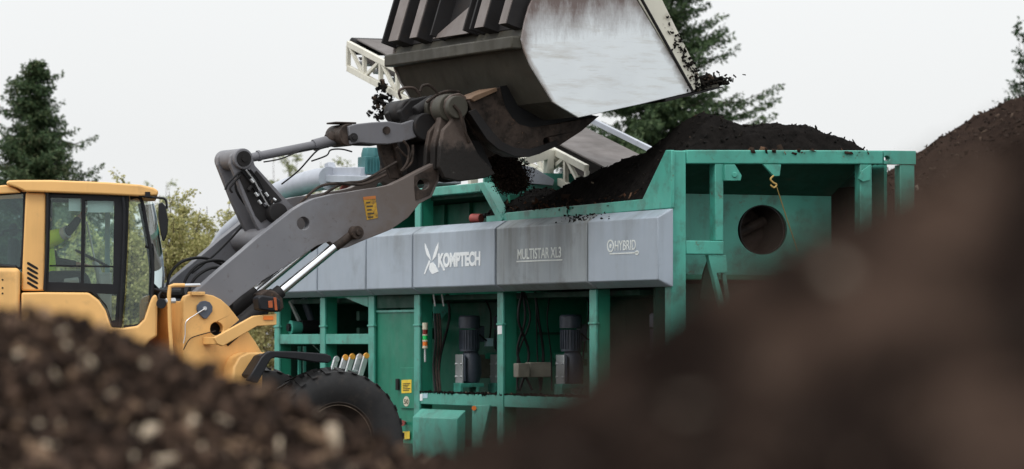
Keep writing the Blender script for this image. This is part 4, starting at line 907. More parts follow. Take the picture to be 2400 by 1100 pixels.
# ribs on the upper back: lit caps and shaded sides put into the steel colours
top = Vector(pp[0]); bot = Vector(pp[2]); dd = (top - bot).normalized(); nn = Vector((-dd.y, dd.x));
if nn.x > 0: nn = -nn
def rib(t, th=.035, dep=.15, mat=None, z1=1.0):
    w = BFW + (BN - BFW) * t; a = bot + dd * .06; c = bot + (top - bot) * z1
    return MB(LF).prism('w', [tuple(a), tuple(a + nn * dep), tuple(c + nn * dep), tuple(c)], w - th / 2, w + th / 2).build('rib', mat or M['bucketback'], bucket, bevel=.005)
for t in (.01, .40, .65, .70): rib(t, .035, .20, M['darksteel'])
for (ta, tb) in ((.07, .15), (.24, .30), (.74, .81), (.92, .975)):
    wa, wb = BFW + (BN - BFW) * ta, BFW + (BN - BFW) * tb; a = bot + dd * .06; c = top
    rb_ = MB(LF).prism('w', [tuple(a), tuple(a + nn * .20), tuple(c + nn * .20), tuple(c)], wb, wa).build('rib', M['darksteel'], bucket, bevel=.006)
    MB(LF).prism('w', [tuple(a + nn * .201), tuple(a + nn * .212), tuple(c + nn * .212), tuple(c + nn * .201)], wb + .01, wa - .01).build('rib_lit_face', M['ribcap'], bucket)
a = bot + dd * .08; c = top
MB(LF).prism('w', [tuple(a + nn * .001), tuple(a + nn * .012), tuple(c + nn * .012), tuple(c + nn * .001)], BN + .05, BFW - .05).build('upper_shade_sheet', M['darksteel'], bucket)  # dark sheet over the back wall: shade between the ribs as colour
wa, wb = BFW + (BN - BFW) * .38, BFW + (BN - BFW) * .65
b = MB(LF)
P = lambda along, n_, w: (bot.x + dd.x * along + nn.x * n_, w, bot.y + dd.y * along + nn.y * n_)
b.add([P(.05, .13, wa), P(.05, .13, wb), P(.62, .02, wb), P(.05, .11, wa), P(.05, .11, wb), P(.62, .0, wb)], [(0, 1, 2), (5, 4, 3), (0, 3, 4, 1), (1, 4, 5, 2), (2, 5, 3, 0)]); b.build('gusset', M['ribcap'], bucket)
# curved hinge plates under the bucket
hk_ = Lp([(1092, 240), (1100, 228), (1149, 212), (1167, 204), (1172, 225), (1180, 252), (1196, 278), (1212, 292), (1240, 300), (1300, 290), (1356, 280), (1400, 272), (1358, 308), (1309, 340), (1262, 360), (1236, 368), (1200, 366), (1168, 350), (1140, 325), (1115, 290), (1102, 262)], -.8)
hh = Lp(ring(1276, 331, 8, 8), -.8)
for w0 in (-.86, -.62, .45, .7):
    MB(LF).prism('w', hk_, w0, w0 + .06, [hh]).build('hinge_plate', RU, bucket, bevel=.01)
b = MB(LF); sk = Lp([(1102, 262), (1140, 325), (1168, 350), (1200, 366), (1236, 368), (1309, 340), (1300, 330), (1236, 352), (1200, 350), (1172, 335), (1150, 310), (1112, 255)], -.8)
b.prism('w', sk, -.80, -.62); b.prism('w', sk, .51, .7); b.build('hinge_web', RU, bucket, bevel=.004)
b = MB(LF); b.prism('w', Lp([(1092, 233), (1100, 226), (1152, 207), (1155, 215), (1100, 240)], -.8), -.92, -.5); b.build('wear_plate', paint('rust_plate', (.17, .105, .065), .7, .7, dirt=(.10, .06, .04), dirt_amt=.7, scale=4), bucket, bevel=.005)
MB(LF).prism('w', Lp([(1172, 225), (1240, 236), (1300, 242), (1356, 262), (1400, 272), (1356, 288), (1300, 298), (1240, 306), (1196, 286)], -.8), -.78, 1.4).build('bottom_filler', DS, bucket)  # dark box added to fill the shaded gap under the bucket

MB(LF).prism('w', Lp([(1167, 203), (1198, 199), (1206, 236), (1240, 262), (1300, 272), (1345, 279), (1300, 290), (1240, 300), (1212, 292), (1196, 278), (1180, 252), (1172, 225)], -.8), -.85, -.785).build('notch_shade_plate', M['black'], bucket)  # black plate standing in for the shadowed opening beside the hinge
MB(LF).prism('w', Lp([(1095, 262), (1112, 256), (1150, 308), (1175, 334), (1204, 347), (1240, 350), (1300, 330), (1305, 341), (1262, 361), (1236, 369), (1200, 367), (1165, 351), (1138, 328)], -.86), -.90, -.862).build('hinge_lip', DS, bucket, bevel=.006)

# front frame --------------------------------------------------------
ff = Lp([(430, 706), (436, 694), (446, 690), (484, 690), (500, 693), (518, 702), (535, 717), (548, 733), (575, 768), (600, 803), (614, 826), (600, 860), (560, 905), (545, 960), (430, 960)], -.66)
b = MB(LF); b.prism('w', ff, -.66, -.56, [Lp(ring(508, 771, 15.5, 16), -.66)]); frame = b.build('front_frame', Y_, WL, bevel=.02, seg=3)
b = MB(LF); b.prism('w', ff, .50, .60); b.build('far_frame_plate', Y_, frame, bevel=.02)
uu0, uu1 = ff[0][0], LF.uz(560, 750, -.66)[0]
b = MB(LF); b.box(uu0 + .01, uu0 + .06, -.555, .495, .5, LF.uz(430, 706, -.66)[1]); b.box(uu0 + .06, uu1 + .4, -.4, .4, .5, 1.7); b.build('frame_rear_plate', Y_, frame, bevel=.01)
b = MB(LF); b.box(*[LF.uz(x, 690, -.66)[0] for x in (446, 478)], -.70, -.58, LF.uz(446, 693, -.66)[1], LF.uz(446, 684, -.66)[1]); b.build('step_pad', Y_, frame, bevel=.008)
b = MB(LF); b.prism('w', Lp([(462, 716), (470, 707), (481, 705), (492, 709), (498, 718), (498, 730), (492, 738), (484, 748), (477, 747), (466, 736), (461, 726)], -.68), -.685, -.662); cvp = b.build('pivot_cover', M['motor'], WL, bevel=.006)
b = MB(LF); c = LF.uz(480, 723, -.69); b.cyl((c[0], -.70, c[1]), (c[0], -.685, c[1]), .022, n=12); b.build('bolt', M['alu'], cvp)
b = MB(LF); b.tube([LF.p3(480, 724, -.70), LF.p3(458, 738, -.69), LF.p3(436, 755, -.68), LF.p3(434, 785, -.675), LF.p3(430, 805, -.675)], .006, 6); b.build('grease_line', M['alu'], WL)
b = MB(LF); b.tube([LF.p3(505, 776, -.67), LF.p3(470, 785, -.68), LF.p3(445, 795, -.68), LF.p3(430, 820, -.68)], .006, 6); b.build('cable', M['rusty'], WL)
b = MB(LF); b.tube([LF.p3(404, 850, -.72), LF.p3(398, 760, -.72), LF.p3(396, 690, -.72), LF.p3(398, 672, -.72), LF.p3(408, 669, -.72), LF.p3(432, 669, -.72)], .022, 12, smooth=False)
hr = b.build('handrail', Y_, WL); b = MB(LF); b.cyl(LF.p3(432, 669, -.72), LF.p3(468, 668, -.70), .018, n=12); b.cyl(LF.p3(388, 706, -.7), LF.p3(410, 705, -.7), .03, n=10); b.build('handrail_mount', M['alu'], hr)
b = MB(LF); b.cyl(LF.p3(378, 712, -.60), LF.p3(378, 712, -.70), .045, .055, n=16); b.tube([LF.p3(378, 712, -.65), LF.p3(372, 695, -.62), LF.p3(378, 684, -.6)], .012, 8); b.build('work_light', M['blackp'], WL, bevel=.004)
# hinge of the arm base behind the plates
b = MB(LF); b.cyl(LF.p3(505, 735, -.56), LF.p3(505, 735, .5), .09, n=20) if False else b.box(uu0 + .1, uu1, -.5, .45, 1.6, LF.uz(480, 700, -.6)[1] - .05); b.build('arm_tower', DS, frame)
# fender bracket, marker light, indicator
ws_ = -.98
b = MB(LF); b.prism('w', Lp([(500, 792), (592, 741), (646, 735), (646, 762), (600, 765), (520, 812), (506, 806)], ws_), ws_ - .03, ws_ + .03)
b.box(LF.uz(503, 800, ws_)[0], LF.uz(522, 800, ws_)[0], ws_, -.66, LF.uz(510, 808, ws_)[1], LF.uz(510, 790, ws_)[1]); lb = b.build('light_bracket', Y_, WL, bevel=.008)
MB(LF).box(LF.uz(615, 745, ws_)[0], LF.uz(637, 745, ws_)[0], ws_ - .045, ws_ - .03, LF.uz(620, 750, ws_)[1], LF.uz(620, 741, ws_)[1]).build('reflector', M['orange'], lb)
hl = MB(LF).prism('w', Lp([(597, 698), (606, 692), (640, 697), (650, 703), (650, 728), (640, 732), (600, 727)], ws_), ws_ - .09, ws_ + .07).build('headlight', M['blackp'], WL, bevel=.02, seg=3)
MB(LF).prism('w', Lp([(633, 698), (639, 698), (642, 728), (636, 728)], ws_), ws_ - .098, ws_ + .06).build('indicator_rim', M['amber'], hl, bevel=.003)
MB(LF).prism('w', Lp([(620, 706), (630, 705), (631, 722), (621, 722)], ws_), ws_ - .098, ws_ - .09).build('indicator', M['amber'], hl, bevel=.003)
MB(LF).cyl(LF.p3(625, 732, ws_), LF.p3(623, 742, ws_), .02, n=10).build('lamp_stem', M['blackp'], hl)
b = MB(LF); b.prism('w', Lp([(608, 690), (625, 678), (645, 683), (662, 700), (665, 722), (655, 732), (630, 730)], -.7), -.72, -.5); b.build('cylinder_guard', RU, WL, bevel=.02)
# axle housing / inner fender in yellow, black fender
b = MB(LF); b.prism('w', Lp([(548, 836), (570, 826), (615, 826), (600, 850), (582, 890), (560, 920), (530, 920), (535, 860)], -.8), -.95, -.665); b.build('inner_fender', Y_, WL, bevel=.02)
fo = Lp([(578, 892), (592, 868), (610, 838), (620, 828), (632, 823), (690, 824), (760, 829), (773, 834), (776, 845), (768, 851), (740, 850), (690, 842), (644, 838), (634, 841), (628, 850), (612, 880), (602, 898)], -1.25)
b = MB(LF); b.prism('w', fo, -1.28, -1.20)
fi = Lp([(592, 880), (622, 834), (636, 829), (690, 829), (766, 835), (766, 841), (690, 836), (640, 835), (628, 842), (600, 888)], -1.25)
b.prism('w', fi, -1.20, -.72); b.build('fender', M['blackp'], WL, bevel=.012)
# wheels
RT = 0.822
def wheel(fr, u, w, flip, R0=RT):
    c = (u, w, R0 - .01); s = flip; tw = .30
    pr = [(.44, tw * .75), (.52, tw * .92), (.62, tw), (.72, tw * .98), (.775, tw * .86), (.785, tw * .6), (.785, 0), (.785, -tw * .6), (.775, -tw * .86), (.72, -tw * .98), (.62, -tw), (.52, -tw * .92), (.44, -tw * .75)]
    b = MB(fr); b.lathe(c, pr, 72, 'w', True)
    n = 30
    for k in range(n):
        for sd in (-1, 1):
            t = 2 * math.pi * (k + (0.5 if sd > 0 else 0)) / n; rr = Matrix.Rotation(-t, 3, 'Y') @ Matrix.Rotation(sd * .35, 3, 'X')
            pts = []
            for (x, y, z) in [(x, y, z) for x in (.765, R0) for y in (0.02, tw * .97) for z in (-.035, .035)]:
                x2 = x - (.05 if (y > .1 and x > .8) else 0); p = Vector((x2, y * sd, z + (y * .25))); p = Matrix.Rotation(-t, 3, 'Y') @ p; pts.append(p + Vector(c))
            b.add(pts, [(0, 1, 3, 2), (4, 6, 7, 5), (0, 4, 5, 1), (2, 3, 7, 6), (0, 2, 6, 4), (1, 5, 7, 3)])
    t_ = b.build('wheel', M['tyre'], WL, smooth=35)
    o_ = -s * .20
    b = MB(fr); b.lathe(c, [(.0, o_ * .55), (.14, o_ * .55), (.17, o_ * .2), (.33, o_ * .25), (.40, o_ * .9), (.44, o_ * 1.15), (.455, o_ * 1.15), (.455, 0)], 48, 'w'); rm = b.build('rim', paint('rim_paint', (.045, .034, .028), .6, .6, dirt=(.03, .022, .018), dirt_amt=.8, scale=3), t_)
    b = MB(fr); b.lathe(c, [(.405, o_ * 1.10), (.41, o_ * 1.15), (.416, o_ * 1.10)], 48, 'w'); b.build('rim_ring', M['seatring'], t_)
    b = MB(fr)
    for k in range(12):
        t = 2 * math.pi * k / 12; x, z = .22 * math.cos(t), .22 * math.sin(t); b.cyl((c[0] + x, c[1] + o_ * .2, c[2] + z), (c[0] + x, c[1] + o_ * .45, c[2] + z), .018, n=6)
    b.build('wheel_nuts', DS, t_)
wu = LF.uz(797, 1040, -1.25)[0]
wheel(LF, wu, -.98, 1); wheel(LF, wu, .98, -1)
b = MB(LF); b.cyl((wu, -.85, RT), (wu, .85, RT), .16, n=20); b.build('front_axle', Y_, WL)

# rear frame and cab -------------------------------------------------
CN = -0.82; Cp = lambda pts, w=CN: RF.pu(pts, w)
cab_top = Cp([(14, 432), (18, 424), (40, 423), (120, 423), (250, 428), (330, 434), (360, 441), (371, 448), (370, 459), (330, 461), (250, 457), (120, 452), (60, 450), (40, 441)])
b = MB(RF); b.prism('w', cab_top, -.90, .80); b.build('cab_roof', Y_, WL, bevel=.03, seg=3)
b = MB(RF); b.prism('w', Cp([(-60, 440), (14, 434), (38, 443), (50, 452), (-60, 458)]), -.84, .74); b.build('rear_roof_edge', Y_, WL, bevel=.015)
pil = MB(RF).prism('w', Cp([(60, 452), (107, 453), (104, 682), (50, 682), (52, 640)]), CN, CN + .14).build('cab_pillar', Y_, WL, bevel=.02, seg=3)
MB(RF).prism('w', Cp([(60, 452), (107, 453), (104, 682), (50, 682), (52, 640)]), .60, .72).build('cab_pillar', Y_, WL, bevel=.02)
b = MB(RF)
for k in range(5):
    y = 614 + k * 11.5
    b.prism('w', Cp([(64, y), (68, y + 1), (88, y + 13), (90, y + 17), (86, y + 18), (74, y + 12), (63, y + 5)], CN - .003), CN - .004, CN + .004)
b.build('vent_slots', M['black'], pil, smooth=0)
# black door/side frame with glazed openings
outer = Cp([(108, 455), (303, 459), (300, 560), (293, 690), (286, 766), (263, 766), (252, 726), (236, 703), (212, 684), (104, 683)])
ops = [Cp(p) for p in ([(119, 463), (191, 465), (189, 663), (114, 661)], [(200, 470), (268, 471), (265, 666), (197, 664)], [(226, 688), (274, 690), (270, 750), (262, 752), (250, 716)])]
b = MB(RF); b.prism('w', outer, CN + .01, CN + .09, ops); sf = b.build('window_frame', BK, WL, bevel=.008)
b = MB(RF); b.prism('w', outer, .60, .66, ops); b.build('far_window_frame', BK, WL)
b = MB(RF); b.tube([RF.p3(*p, CN - .03) for p in ((106, 456), (112, 462), (111, 560), (104, 680))], .016, 8); b.build('grab_rail', BK, WL)
b = MB(RF); b.tube([RF.p3(*p, CN - .03) for p in ((288, 462), (292, 500), (289, 600), (281, 765))], .02, 8); b.build('grab_rail', BK, WL)
b = MB(RF); b.prism('w', Cp([(116, 621), (268, 623), (268, 627), (116, 625)]), CN + .03, CN + .06); b.build('window_bar', BK, sf)
def pane(pts, w, mat=None, name='window_pane'):
    return MB(RF).prism('w', pts, w, w + .006).build(name, mat or M['glass'], WL, smooth=0)
for o_ in ops: pane(o_, CN + .045)
for o_ in ops[:2]: pane(o_, .63)
# curved front glass
gl = [(304, 468), (328, 470), (340, 530), (351, 600), (353, 640), (349, 700), (338, 742), (325, 758), (290, 762), (297, 680), (303, 560)]
g1 = Cp(gl)
b = MB(RF); b.prism('w', g1, CN + .06, CN + .066); b.build('window_pane', M['glass'], WL, smooth=0)
# windscreen: curved sheet across the front
fr_l = Cp([(329, 470), (340, 530), (351, 600), (354, 640), (350, 700), (339, 742)])
V_ = []; n = 10
for k in range(n + 1):
    t = k / n; w = (CN + .05) + (1.45) * t; push = .16 * (1 - (2 * t - 1) ** 2)
    V_.append([(u + push, w, z) for u, z in fr_l])
b = MB(RF); m_ = len(fr_l); b.add([v for r_ in V_ for v in r_], [(i * m_ + j, i * m_ + j + 1, (i + 1) * m_ + j + 1, (i + 1) * m_ + j) for i in range(n) for j in range(m_ - 1)]); b.build('windscreen', M['glass'], WL, smooth=60, recalc=False)
b = MB(RF); b.tube([(u + .01, CN + .05, z) for u, z in Cp([(303, 464), (328, 466), (341, 528), (353, 600), (356, 640), (352, 702), (340, 746), (326, 762), (288, 767)])], .020, 8); b.build('glass_edge', BK, WL)
b = MB(RF); b.tube([(u + .01, .64, z) for u, z in Cp([(328, 466), (341, 528), (353, 600), (356, 640), (352, 702), (340, 746)])], .025, 8); b.build('glass_edge', BK, WL)
# rear side and rear window
rw = Cp([(-12, 458), (56, 455), (54, 560), (50, 640), (40, 627), (-12, 622)], CN + .05)
pane(rw, CN + .05, M['glassdark'], 'rear_window')
b = MB(RF); b.tube([(u, CN + .04, z) for u, z in Cp([(-14, 455), (58, 452), (56, 560), (50, 630), (36, 626), (-14, 622)])], .022, 8, smooth=False); b.build('glass_edge', BK, WL)
# lower body
body = Cp([(50, 686), (105, 685), (208, 686), (232, 704), (248, 728), (261, 768), (286, 769), (322, 764), (338, 748), (350, 712), (357, 694), (366, 690), (369, 700), (368, 788), (350, 800), (330, 830), (300, 980), (50, 980)], -.95)
b = MB(RF); b.prism('w', body, -.95, .85); b.build('cab_base', Y_, WL, bevel=.035, seg=3)
ul, ur = RF.uz(-10, 700, -.8)[0], RF.uz(47, 700, -.8)[0]
b = MB(RF); b.box(-4.9, ur, -.95, .85, 1.0, RF.uz(20, 628, -.95)[1]); b.build('engine_hood', Y_, WL, bevel=.05, seg=4)
b = MB(RF)
for y in (656, 675, 688): c = RF.uz(6, y, -.95); b.cyl((c[0], -.955, c[1]), (c[0], -.94, c[1]), .010, n=10)
b.build('hood_bolts', M['black'], WL)
b = MB(RF); b.tube([RF.p3(-60, 560, -.3), RF.p3(0, 552, -.3), RF.p3(10, 542, -.3), RF.p3(56, 540, -.3)], .015, 8); b.build('rear_rail', BK, WL)
b = MB(RF); b.box(-3.6, -.5, -.5, .5, .55, 1.0); b.box(-.6, .25, -.2, .2, .55, 1.0); b.build('rear_frame', Y_, WL, bevel=.02)
# cab interior: floor, seat, steering, console, roof lining, sun blinds
zs = lambda y, x=200: RF.uz(x, y, 0)[1]
b = MB(RF); b.box(RF.uz(20, 600, 0)[0], RF.uz(110, 600, 0)[0], -.7, .55, zs(682), zs(672)); b.build('cab_floor', M['seat'], WL)
us = RF.uz(92, 600, 0)[0]
b = MB(RF); b.box(us - .28, us + .28, -.26, .26, zs(690), zs(668)); b.box(us - .34, us - .22, -.25, .25, zs(670), zs(560)); b.box(us - .33, us - .24, -.14, .14, zs(555), zs(525)); b.build('driver_seat', M['seat'], WL, bevel=.04, seg=3)
b = MB(RF); b.tube([RF.p3(236, 690, -.1), RF.p3(232, 640, -.1), RF.p3(222, 612, -.1)], .035, 10, smooth=False); st_ = b.build('steering_column', M['reflect'], WL)
b = MB(RF); c = Vector(RF.p3(216, 606, -.1)); ax = Vector((.45, 0, .9)).normalized(); a = Vector((0, 1, 0)); d = ax.cross(a)
b.tube([c + a * .2 * math.cos(t) + d * .2 * math.sin(t) for t in [2 * math.pi * i / 24 for i in range(25)]], .014, 8, smooth=False); b.cyl(c - a * .19, c + a * .19, .012, n=8); b.build('steering_wheel', M['black'], st_)
b = MB(RF); b.box(RF.uz(232, 600, 0)[0], RF.uz(262, 600, 0)[0], -.35, .3, zs(760), zs(640)); b.tube([RF.p3(150, 660, -.3), RF.p3(185, 655, -.3)], .05, 10); b.build('console', M['reflect'], WL, bevel=.03)
b = MB(RF); b.tube([RF.p3(203, 520, -.2), RF.p3(212, 560, -.2), RF.p3(222, 610, -.2)], .010, 8); b.build('wiper_arm', M['alu'], WL)
for x0, x1, y0, y1 in ((161, 189, 466, 495), (205, 266, 471, 498)):
    MB(RF).prism('w', RF.pu([(x0, y0), (x1, y0), (x1, y1), (x0, y1)], CN + .12), CN + .12, CN + .13).build('sun_blind', M['blind'], WL)
b = MB(RF); b.box(RF.uz(246, 500, 0)[0], RF.uz(258, 500, 0)[0], .45, .5, zs(665), zs(470)); b.build('cab_post', M['blue'], WL)
b = MB(RF); b.box(RF.uz(70, 500, 0)[0], RF.uz(360, 500, 0)[0] - .1, -.7, .6, zs(463), zs(458)); b.build('roof_lining', M['seat'], WL)
# mirror and its arm, front rails
b = MB(RF); b.prism('w', RF.pu([(371, 478), (380, 474), (388, 484), (394, 515), (393, 545), (386, 565), (381, 566), (376, 545), (371, 510)], -.95), -.98, -.90); mi = b.build('mirror', BK, WL, bevel=.015, seg=3)
b = MB(RF); b.tube([RF.p3(*p, -.88) for p in ((325, 459), (350, 462), (372, 464), (385, 466), (390, 474), (391, 490))], .013, 8); b.box(RF.uz(340, 455, -.9)[0], RF.uz(352, 455, -.9)[0], -.92, -.84, RF.uz(340, 462, -.9)[1], RF.uz(340, 450, -.9)[1]); b.build('mirror_arm', BK, mi)
b = MB(RF)
for dx in (0, 9): b.tube([RF.p3(346 + dx, 572, -.75), RF.p3(350 + dx, 580, -.75), RF.p3(351 + dx, 640, -.75), RF.p3(350 + dx, 688, -.75)], .009, 6)
b.cyl(RF.p3(340, 577, -.75), RF.p3(358, 582, -.75), .02, n=8); b.build('front_rail', BK, WL)
b = MB(RF); b.cyl(RF.p3(350, 676, -.7), RF.p3(400, 690, -.6), .02, n=8); b.cyl(RF.p3(355, 690, -.5), RF.p3(430, 690, -.4), .05, n=10); b.build('hose', M['black'], WL); b = MB(RF); b.tube([RF.p3(362, 672, -.6), RF.p3(380, 690, -.5), (.1, 0, 1.5)], .02, 8); b.build('hose', M['black'], WL)
ru = RF.uz(60, 900, -1.2)[0]
wheel(RF, ru, -.98, 1); wheel(RF, ru, .98, -1)
b = MB(RF); b.cyl((ru, -.85, RT), (ru, .85, RT), .16, n=20); b.build('rear_axle', Y_, WL)
fr2 = [(ru + .95 * math.cos(t), RT + .95 * math.sin(t)) for t in [R(20 + 13 * i) for i in range(11)]] + [(ru + .91 * math.cos(t), RT + .91 * math.sin(t)) for t in [R(150 - 13 * i) for i in range(11)]]
b = MB(RF); b.prism('w', fr2, -1.28, -.951); b.build('rear_fender', M['blackp'], WL)

# driver --------------------------------------------------------------
def skin_mesh(name, chains, mat, parent, vox=.012):
    """chains: list of [(point, radius), ...]; grown by Skin then merged by Remesh into one surface"""
    me = bpy.data.meshes.new(name); vs = []; es = []; rad = []
    for ch in chains:
        for i, (p, r) in enumerate(ch):
            if i: es.append((len(vs) - 1, len(vs)))
            vs.append(p); rad.append(r)
    Mx = INV[parent.name if parent.name in INV else parent.parent.name] @ RF.M
    me.from_pydata([tuple(Mx @ Vector(v)) for v in vs], es, []); me.materials.append(mat)
    o = bpy.data.objects.new(name, me); COL.objects.link(o); o.parent = parent
    o.modifiers.new('skin', 'SKIN')
    for sv, r in zip(me.skin_vertices[0].data, rad): sv.radius = (r, r)
    k = 0
    for ch in chains: me.skin_vertices[0].data[k].use_root = True; k += len(ch)
    o.modifiers.new('sub', 'SUBSURF').levels = 2; o.modifiers['sub'].render_levels = 2
    rm = o.modifiers.new('remesh', 'REMESH'); rm.mode = 'VOXEL'; rm.voxel_size = vox; rm.use_smooth_shade = True
    return o
PR = thing('person', 'driver in yellow and black jacket reaching forward inside the loader cab', 'person', RF, (us, 0, zs(680)))
z0 = zs(668); hx = us + .05                      # hip
S = lambda x, w, z: (hx + x, w - .14, z0 + z)
hand = Vector(RF.p3(192, 503, -.40)); elb = Vector(RF.p3(161, 543, -.46)); shl = Vector(S(.09, -.20, .50))
head = [(S(.0, 0, .56), .055), (S(-.01, 0, .64), .06), (S(-.01, 0, .70), .092), (S(-.015, 0, .76), .098), (S(-.02, 0, .82), .075)]
fwd = (hand - elb).normalized(); sd_ = Vector((0, 1, 0)); upv = fwd.cross(sd_).normalized()
fingers = []
for k in range(4):
    b0 = hand + fwd * .07 + sd_ * (.03 - k * .02); L_f = (.036, .042, .04, .032)[k]
    fingers.append([(tuple(hand + sd_ * (.015 - k * .01)), .018), (tuple(b0), .010), (tuple(b0 + fwd * L_f * .8 - upv * .012), .009), (tuple(b0 + fwd * L_f - upv * .04), .0085)])
fingers.append([(tuple(hand), .018), (tuple(hand + sd_ * .045 + fwd * .02), .012), (tuple(hand + sd_ * .055 + fwd * .06 - upv * .02), .010)])
lh = Vector(S(.42, .24, .22)); 
fingers += [[(tuple(lh), .018), (tuple(lh + Vector((.07, (k - 1.5) * .02, .0))), .010), (tuple(lh + Vector((.105, (k - 1.5) * .02, -.02))), .009)] for k in range(4)]
fingers.append([(tuple(lh), .018), (tuple(lh + Vector((.03, -.05, .01))), .011), (tuple(lh + Vector((.06, -.06, 0))), .010)])
chains = [[(S(0, 0, .05), .14), (S(-.02, 0, .25), .13), (S(0, 0, .45), .12)] + head,
          [(S(-.015, 0, .735), .09), (S(.065, 0, .725), .026), (S(.09, 0, .705), .014)],
          [(S(-.015, 0, .66), .055), (S(.05, 0, .655), .04)],
          [(S(-.02, -.08, .735), .03), (S(-.03, -.108, .73), .018)], [(S(-.02, .08, .735), .03), (S(-.03, .108, .73), .018)],
          [(S(0, 0, .46), .08), (tuple(shl), .055), (tuple(elb), .042), (tuple(hand), .028), (tuple(hand + fwd * .05), .033)],
          [(S(0, 0, .46), .08), (S(.02, .19, .50), .055), (S(.12, .25, .26), .042), (tuple(lh), .03)],
          [(S(0, 0, .05), .12), (S(.1, -.11, .05), .085), (S(.45, -.13, .10), .06), (S(.50, -.13, -.32), .045), (S(.60, -.13, -.34), .04)],
          [(S(0, 0, .05), .12), (S(.1, .11, .05), .085), (S(.45, .13, .10), .06), (S(.50, .13, -.32), .045), (S(.60, .13, -.34), .04)]] + fingers
body_ = skin_mesh('body', chains, M['skin'], PR, .007)
mid = shl.lerp(elb, .80)
jk = skin_mesh('jacket', [[(S(0, 0, .03), .175), (S(-.02, 0, .25), .165), (S(0, 0, .46), .13), (S(.02, 0, .54), .07)],
     [(S(0, 0, .46), .10), (tuple(shl), .10), (tuple(mid), .088)], [(S(0, 0, .46), .10), (S(.02, .19, .50), .078), (S(.07, .22, .40), .066)]], M['hivis'], PR)
skin_mesh('sleeve', [[(tuple(mid), .060), (tuple(elb), .056), (tuple(elb.lerp(hand, .85)), .044)], [(S(.07, .22, .40), .060), (S(.12, .25, .26), .056), (tuple(Vector(S(.12, .25, .26)).lerp(lh, .85)), .044)]], M['cloth'], PR)
b = MB(RF); d_ = (elb - shl).normalized(); b.cyl(mid - d_ * .03, mid + d_ * .03, .070, n=20); b.build('reflective_band', M['reflect'], PR)
skin_mesh('trousers', [[(S(0, 0, .05), .15), (S(.1, -.11, .05), .10), (S(.45, -.13, .10), .078), (S(.50, -.13, -.28), .06)], [(S(0, 0, .05), .15), (S(.1, .11, .05), .10), (S(.45, .13, .10), .078), (S(.50, .13, -.28), .06)]], M['cloth'], PR)
skin_mesh('hair', [[(S(-.045, 0, .72), .095), (S(-.04, 0, .79), .10), (S(-.02, 0, .84), .075)]], M['hair'], PR)

# compost in the bucket and falling
def h_b(U, W):
    u0, u1 = pp[4][0], pp[8][0]; t = (U - u0) / (u1 - u0)
    return pp[6][1] + .10 + (pp[8][1] - pp[6][1]) * t + .55 * np.clip(1 - t, 0, 1) * np.clip(1.0 - (np.abs(W) / 1.7) ** 4, 0, 1) + .05 * fbm(U * 4, W * 4, 2, 4, .6)
V, q = heightfield(h_b, pp[5][0] - .02, pp[8][0] - .05, BN + .04, BFW - .04, .035, zmin=-1)
BL = thing('bucket_load', 'dark compost lying in the raised loader bucket', 'compost', LF, (2, 0, 4.6)); off = np.array([2, 0, 4.6])
npmesh('compost', V - off, q, heap_black, BL, smooth=True)
P_ = []
for k in range(900):
    x = rng.normal(1640, 26); y = rng.normal(200, 8) + (1640 - x) * .12
    if y > 213 - (x - 1620) * .18 - 2: y = 211 - (x - 1620) * .18 - rng.uniform(0, 14)
    w = BN + .02 + rng.uniform(0, .3); P_.append(LF.p3(x, y, w))
for k in range(160):
    t = rng.uniform(0, 1) ** .6; P_.append(LF.p3(1560 + t * 75 + rng.normal(0, 6), 40 + t * 150 + rng.normal(0, 12), BN - .002))
P_ = np.array(P_) - off; s = rng.uniform(.012, .05, len(P_)); s[900:] *= .6
cv, cf = chips(P_, s, rng, .6); c = npmesh('compost_crumbs', cv, cf, cm_black, BL); c['kind'] = 'stuff'
cm_fall = chipmat('falling_chips', [(0, (0.020, 0.014, 0.011)), (0.5, (0.035, 0.024, 0.019)), (0.9, (0.06, 0.042, 0.032))])
def falling(name, label, pts, n, spread, size, frame, w, cm=None):
    P = []
    for k in range(n):
        t = rng.uniform(0, 1); i = min(int(t * (len(pts) - 1)), len(pts) - 2); f = t * (len(pts) - 1) - i
        x = pts[i][0] * (1 - f) + pts[i + 1][0] * f; y = pts[i][1] * (1 - f) + pts[i + 1][1] * f; sp = spread[0] + (spread[1] - spread[0]) * t
        P.append(frame.M @ Vector(frame.p3(x + rng.normal(0, sp), y + rng.normal(0, sp * .5), w + rng.normal(0, .12))))
    P = np.array([tuple(p) for p in P]); cv, cf = chips(P, rng.uniform(*size, n), rng, .7); o = npmesh(name, cv, cf, cm or cm_black); tag(o, label, 'compost', None, 'stuff'); return o
falling('falling_compost', 'black crumbs falling from the cream conveyor against the sky', [(890, 200), (900, 225), (888, 250), (893, 275)], 85, (9, 13), (.015, .07), MF, 10.5)
falling('falling_compost', 'dark compost trickling from the coupler into the hopper corner', [(1160, 370), (1185, 392), (1198, 415), (1200, 440)], 26000, (20, 15), (.005, .018), MF, 3.9, cm_fall)

